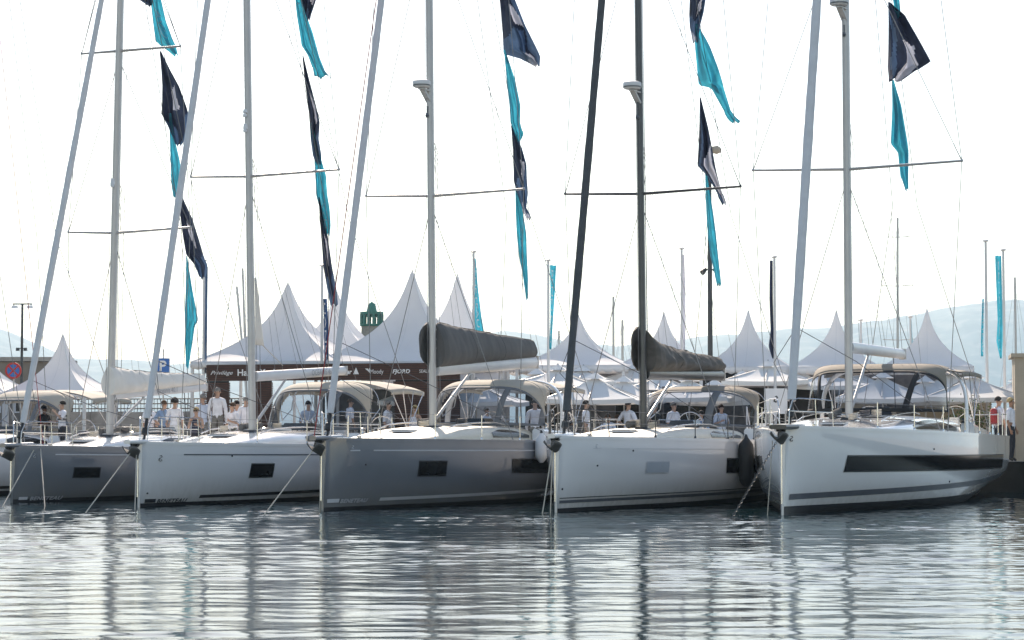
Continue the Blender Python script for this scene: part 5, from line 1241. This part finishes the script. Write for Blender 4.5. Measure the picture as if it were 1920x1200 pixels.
    body = bpy.data.objects.new('body', nm); COL.objects.link(body); body.parent = t
    co = np.zeros(len(nm.vertices) * 3); nm.vertices.foreach_get('co', co); co = co.reshape(-1, 3); no = np.zeros(len(nm.vertices) * 3); nm.vertices.foreach_get('normal', no); no = no.reshape(-1, 3)
    for part, mask, m, off in (('shirt', shirt_f, shirt, .014), ('trousers', trou_f, trousers, .010)):
        mb = MB(); wob = .006 * np.sin(co[:, 2] * 60 + co[:, 0] * 30)[:, None]
        mb.v = [tuple(p) for p in (co + no * (off + wob))]; mb.f = [tuple(nm.polygons[i].vertices) for i in np.nonzero(mask)[0]]; mb.m = [0] * len(mb.f)
        if mb.f: mb.build(part, m, t, angle=180)
    # hair cap
    hc = Vector((0, .012, 1.665 + dz)) * k; mb = MB()
    rr = 1.35 if curly else 1.0
    def hf(u, v):
        th = 2 * math.pi * u; ph = math.pi * (.0 + .57 * v); front = max(0, -math.sin(th)); lim = 1 - .42 * front * v
        ph *= lim; b = 1 + (.10 * math.sin(th * 7 + v * 9) * math.sin(v * 11) if curly else .02 * math.sin(th * 9))
        rx, ry, rz_ = .082 * rr * b, .098 * rr * b, .098 * rr * b
        return (hc.x + k * rx * math.sin(ph) * math.cos(th), hc.y + k * ry * math.sin(ph) * math.sin(th), hc.z + k * rz_ * math.cos(ph))
    mb.grid(24, 10, hf)
    if long_hair:
        mb.grid(10, 8, lambda u, v: (k * (.095 + .03 * v) * math.cos(math.pi * u), k * (.03 + (.085 + .01 * v) * math.sin(math.pi * u) ** .6), hc.z + k * (.02 - .36 * v)))
    mb.build('hair', hair, t, angle=180, solid=.012)
    mb = MB(); fz = (1.625 + dz) * k
    mb.tube([(0, -.088 * k, fz + .02 * k), (0, -.115 * k, fz - .02 * k), (0, -.09 * k, fz - .032 * k)], [.008 * k, .014 * k, .010 * k], 6)
    for sx in (-1, 1): mb.tube([(sx * .078 * k, .0, fz + .02 * k), (sx * .088 * k, .012 * k, fz), (sx * .078 * k, .0, fz - .03 * k)], [.008, .015, .007], 6)
    mb.build('face', skin, t)
    if glasses:
        mb = MB(); 
        for sx in (-1, 1): mb.box((sx * .034 * k, -.098 * k, fz + .022 * k), (.056 * k, .012, .036 * k)); mb.beam((sx * .066 * k, -.095 * k, fz + .025 * k), (sx * .085 * k, .0, fz + .025 * k), .006, .008)
        mb.build('sunglasses', 'black_plastic', t, smooth=False)
    else:
        mb = MB()
        for sx in (-1, 1): mb.lathe([(.0, -.008), (.009, 0), (.0, .008)], (sx * .03 * k, -.090 * k, fz + .022 * k), 6)
        mb.build('eyes', 'letter_black', t)
    if extra == 'backpack':
        mb = MB(); mb.tube([(0, .16 * k, z_ * k) for z_ in (1.0, 1.03, 1.15, 1.30, 1.40, 1.44)], [q * k for q in (.10, .14, .15, .14, .11, .05)], 14, ry=[q * k for q in (.06, .09, .10, .09, .07, .03)], side=(1, 0, 0)); mb.build('backpack', 'shirt_red', t)
    if extra == 'stripes':
        for zz in (1.30, 1.20):
            mb = MB(); mb.lathe([(.186 * k, -.02), (.188 * k, .0), (.186 * k, .02)], (0, 0, zz * k), 20)
            for i, v_ in enumerate(mb.v): mb.v[i] = (v_[0], v_[1] * .76, v_[2])
            mb.build('shirt_stripe', 'shirt_black', t)
    return t
b1 = Y[1]; AW = math.pi      # rotation pi: back to the camera (faces +Y)
z1 = b1.zs(10) + .08
G = [
 (408, 727, 63.2, 'broad man in loose white shirt seen from behind on the smaller grey yacht', dict(trousers='trouser_grey', hair='hair_grey', face=AW, pose='stand', sleeves='long', feet=z1 - .05)),
 (328, 748, 63.6, 'curly haired person in white top seen from behind on the smaller grey yacht', dict(hair='hair_dark', face=AW, curly=True, pose='stand', trousers='trouser_white')),
 (308, 751, 64.0, 'man in blue shirt beside the curly haired person', dict(shirt='shirt_blue', hair='hair_brown', face=2.6, trousers='trouser_blue', pose='hips')),
 (281, 754, 64.6, 'woman with long dark hair behind the white furled headsail', dict(shirt='shirt_white', hair='hair_dark', long_hair=True, face=AW - .4)),
 (368, 764, 62.0, 'blonde woman in navy sleeveless top and sunglasses facing the water', dict(shirt='shirt_navy', hair='hair_blond', face=-.15, glasses=True, sleeves='none', trousers='trouser_dark', pose='hold', feet=b1.zs(8.5) - .4)),
 (380, 739, 66.4, 'man in pale blue shirt half hidden by the broad man in white', dict(shirt='shirt_pale', hair='hair_grey', face=AW + .6, sleeves='long', feet=QZ + .1)),
 (436, 755, 63.8, 'woman in white top beside the broad man in white', dict(shirt='shirt_white', hair='hair_brown', face=-.6, pose='talk')),
 (444, 751, 65.4, 'dark haired man behind the woman in white top', dict(shirt='shirt_pale', hair='hair_dark', face=.5, feet=QZ)),
 (461, 745, 64.8, 'person in white shirt and blue jeans half behind the white mast', dict(shirt='shirt_white', trousers='trouser_blue', hair='hair_grey', face=AW, feet=QZ + .2)),
 (117, 752, 64.5, 'man in striped white shirt drinking beside the cream bimini', dict(shirt='shirt_white', hair='hair_dark', face=-1.0, pose='drink', trousers='trouser_dark', extra='stripes')),
 (83, 760, 66, 'man in black shirt under the cream bimini', dict(shirt='shirt_black', hair='hair_dark', face=1.0, pose='hold', skin='skin_tan')),
 (657, 748, 67.6, 'person in white shirt seen through the cream dodger', dict(shirt='shirt_white', hair='hair_brown', face=2.0)),
 (578, 752, 68.2, 'person in pale shirt at the counter of the brown stand', dict(shirt='shirt_pale', hair='hair_dark', face=.4, feet=QZ)),
 (728, 752, 68, 'person in white shirt between the cream bimini and the grey yacht mast', dict(shirt='shirt_white', hair='hair_grey', face=1.2, feet=QZ)),
 (778, 760, 67.3, 'blonde long haired woman left of the large grey yacht mast', dict(shirt='shirt_white', hair='hair_blond', long_hair=True, face=-.5, feet=QZ, sleeves='none', trousers='trouser_beige')),
 (912, 764, 67.2, 'grey haired man seated seen through the large grey yacht dodger', dict(shirt='shirt_pale', hair='hair_grey', face=.8, feet=QZ)),
 (1003, 749, 66, 'person in white shirt behind the aft part of the grey dodger', dict(shirt='shirt_white', hair='hair_dark', face=AW, sleeves='long', feet=QZ)),
 (1099, 751, 67, 'man in white shirt and beige shorts standing under the parasols', dict(shirt='shirt_white', trousers='trouser_beige', hair='hair_dark', face=1.3, pose='stand', sleeves='short', feet=QZ)),
 (1178, 752, 67.5, 'man in pale shirt turned away left of the carbon mast', dict(shirt='shirt_white', trousers='trouser_white', hair='hair_dark', face=2.4, pose='hips', feet=QZ)),
 (1140, 776, 67.0, 'man in dark and white top seated at a terrace table', dict(shirt='shirt_pale', hair='hair_brown', face=0, seated=True, pose='hold')),
 (1158, 778, 68.0, 'person with brown hair seated next to the man at the terrace table', dict(shirt='shirt_navy', hair='hair_brown', face=.6, seated=True, pose='hold')),
 (1263, 754, 66.8, 'grey haired woman in white seen through the tan dodger', dict(shirt='shirt_white', hair='hair_grey', face=.7, feet=QZ)),
 (1315, 770, 67.2, 'person in blue shirt seated beyond the tan dodger', dict(shirt='shirt_blue', hair='hair_dark', face=-.4, seated=True, pose='hold')),
 (1062, 760, 68.5, 'woman in navy top left of the man in beige shorts', dict(shirt='shirt_navy', hair='hair_blond', long_hair=True, face=.9, pose='talk', feet=QZ, trousers='trouser_white')),
 (1228, 758, 68.2, 'man in black shirt right of the carbon mast', dict(shirt='shirt_black', hair='hair_grey', face=-.8, pose='talk', feet=QZ, trousers='trouser_beige')),
 (1352, 758, 68.0, 'woman in pale top beyond the aft end of the tan dodger', dict(shirt='shirt_pale', hair='hair_brown', long_hair=True, face=.3, pose='hold', feet=QZ)),
 (1632, 764, 67.0, 'person in pale shirt seen through the windscreen under the tan canopy', dict(shirt='shirt_pale', hair='hair_dark', face=1.0, pose='talk', feet=QZ)),
 (1872, 744, 65.0, 'dark haired man in white shirt with red backpack on the quay end', dict(shirt='shirt_white', hair='hair_dark', face=AW - 1.2, trousers='trouser_dark', feet=QZ, extra='backpack')),
 (1895, 746, 64.5, 'blonde woman in white top beside the beige building', dict(shirt='shirt_white', hair='hair_blond', face=1.0, trousers='trouser_dark', feet=QZ, skin='skin_tan')),
]
for px, hy, Yc, lb, kw in G:
    if 'feet' not in kw and not kw.get('seated'):
        kw['feet'] = at(px, hy, Yc).z - 1.74
    person(px, hy, Yc, lb, **kw)

# terrace furniture for the seated people
def table(px, Yc, label):
    c = at(px, 800, Yc); t = thing('terrace_table', label, 'table', (c.x, c.y, QZ), QA, 'terrace furniture')
    mb = MB(); mb.lathe([(.0, .70), (.38, .70), (.40, .715), (.40, .735), (.0, .735)], (0, 0, 0), 20); mb.build('table_top', 'panel_white', t)
    mb = MB(); mb.tube([(0, 0, .02), (0, 0, .70)], .03, 8); mb.build('column', 'aluminium', t)
    mb = MB(); mb.lathe([(.25, 0), (.24, .025), (.04, .04)], (0, 0, 0), 14); mb.build('foot', 'aluminium', t)
table(1149, 66.4, 'round white terrace table in front of the seated men'); table(1305, 66.6, 'round white terrace table beyond the tan dodger')
def back_wall(px0, px1, Yc, y_top, label, m, glass=True):
    a = at(px0, 790, Yc); b = at(px1, 790, Yc - (px1 - px0) * .2 / 56); h = at(px0, y_top, Yc).z - QZ; ln = math.hypot(b.x - a.x, b.y - a.y)
    t = thing('pavilion_front', label, 'pavilion', (a.x, a.y, QZ), math.atan2(b.y - a.y, b.x - a.x)); n = max(2, int(ln / 1.2)); w_ = ln / n
    for i in range(n):
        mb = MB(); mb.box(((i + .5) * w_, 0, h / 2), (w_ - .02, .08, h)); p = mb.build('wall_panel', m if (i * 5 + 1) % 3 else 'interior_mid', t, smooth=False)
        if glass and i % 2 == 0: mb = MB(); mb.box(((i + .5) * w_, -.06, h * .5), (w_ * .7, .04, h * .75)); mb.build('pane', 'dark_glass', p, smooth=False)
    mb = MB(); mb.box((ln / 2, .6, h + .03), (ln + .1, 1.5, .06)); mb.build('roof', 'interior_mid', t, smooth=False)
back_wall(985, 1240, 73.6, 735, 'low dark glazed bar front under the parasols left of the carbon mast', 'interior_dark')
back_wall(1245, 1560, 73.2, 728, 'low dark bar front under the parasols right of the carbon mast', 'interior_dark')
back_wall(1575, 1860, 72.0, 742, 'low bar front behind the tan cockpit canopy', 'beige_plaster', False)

# ------------------------------------------------------------------ haze
mb = MB(); mb.box((0, 5000, 299), (24000, 11400, 602)); hz = mb.build('haze', 'water', smooth=False); hz.data.materials.clear()
m = bpy.data.materials.new('haze'); m.use_nodes = True; t = m.node_tree; t.nodes.remove(t.nodes['Principled BSDF'])
pv = t.nodes.new('ShaderNodeVolumePrincipled'); pv.inputs['Color'].default_value = (.58, .82, 1, 1); pv.inputs['Density'].default_value = 1.3e-4; pv.inputs['Anisotropy'].default_value = .2
t.links.new(pv.outputs[0], t.nodes['Material Output'].inputs['Volume']); hz.data.materials.append(m); tag(hz, kind='stuff')
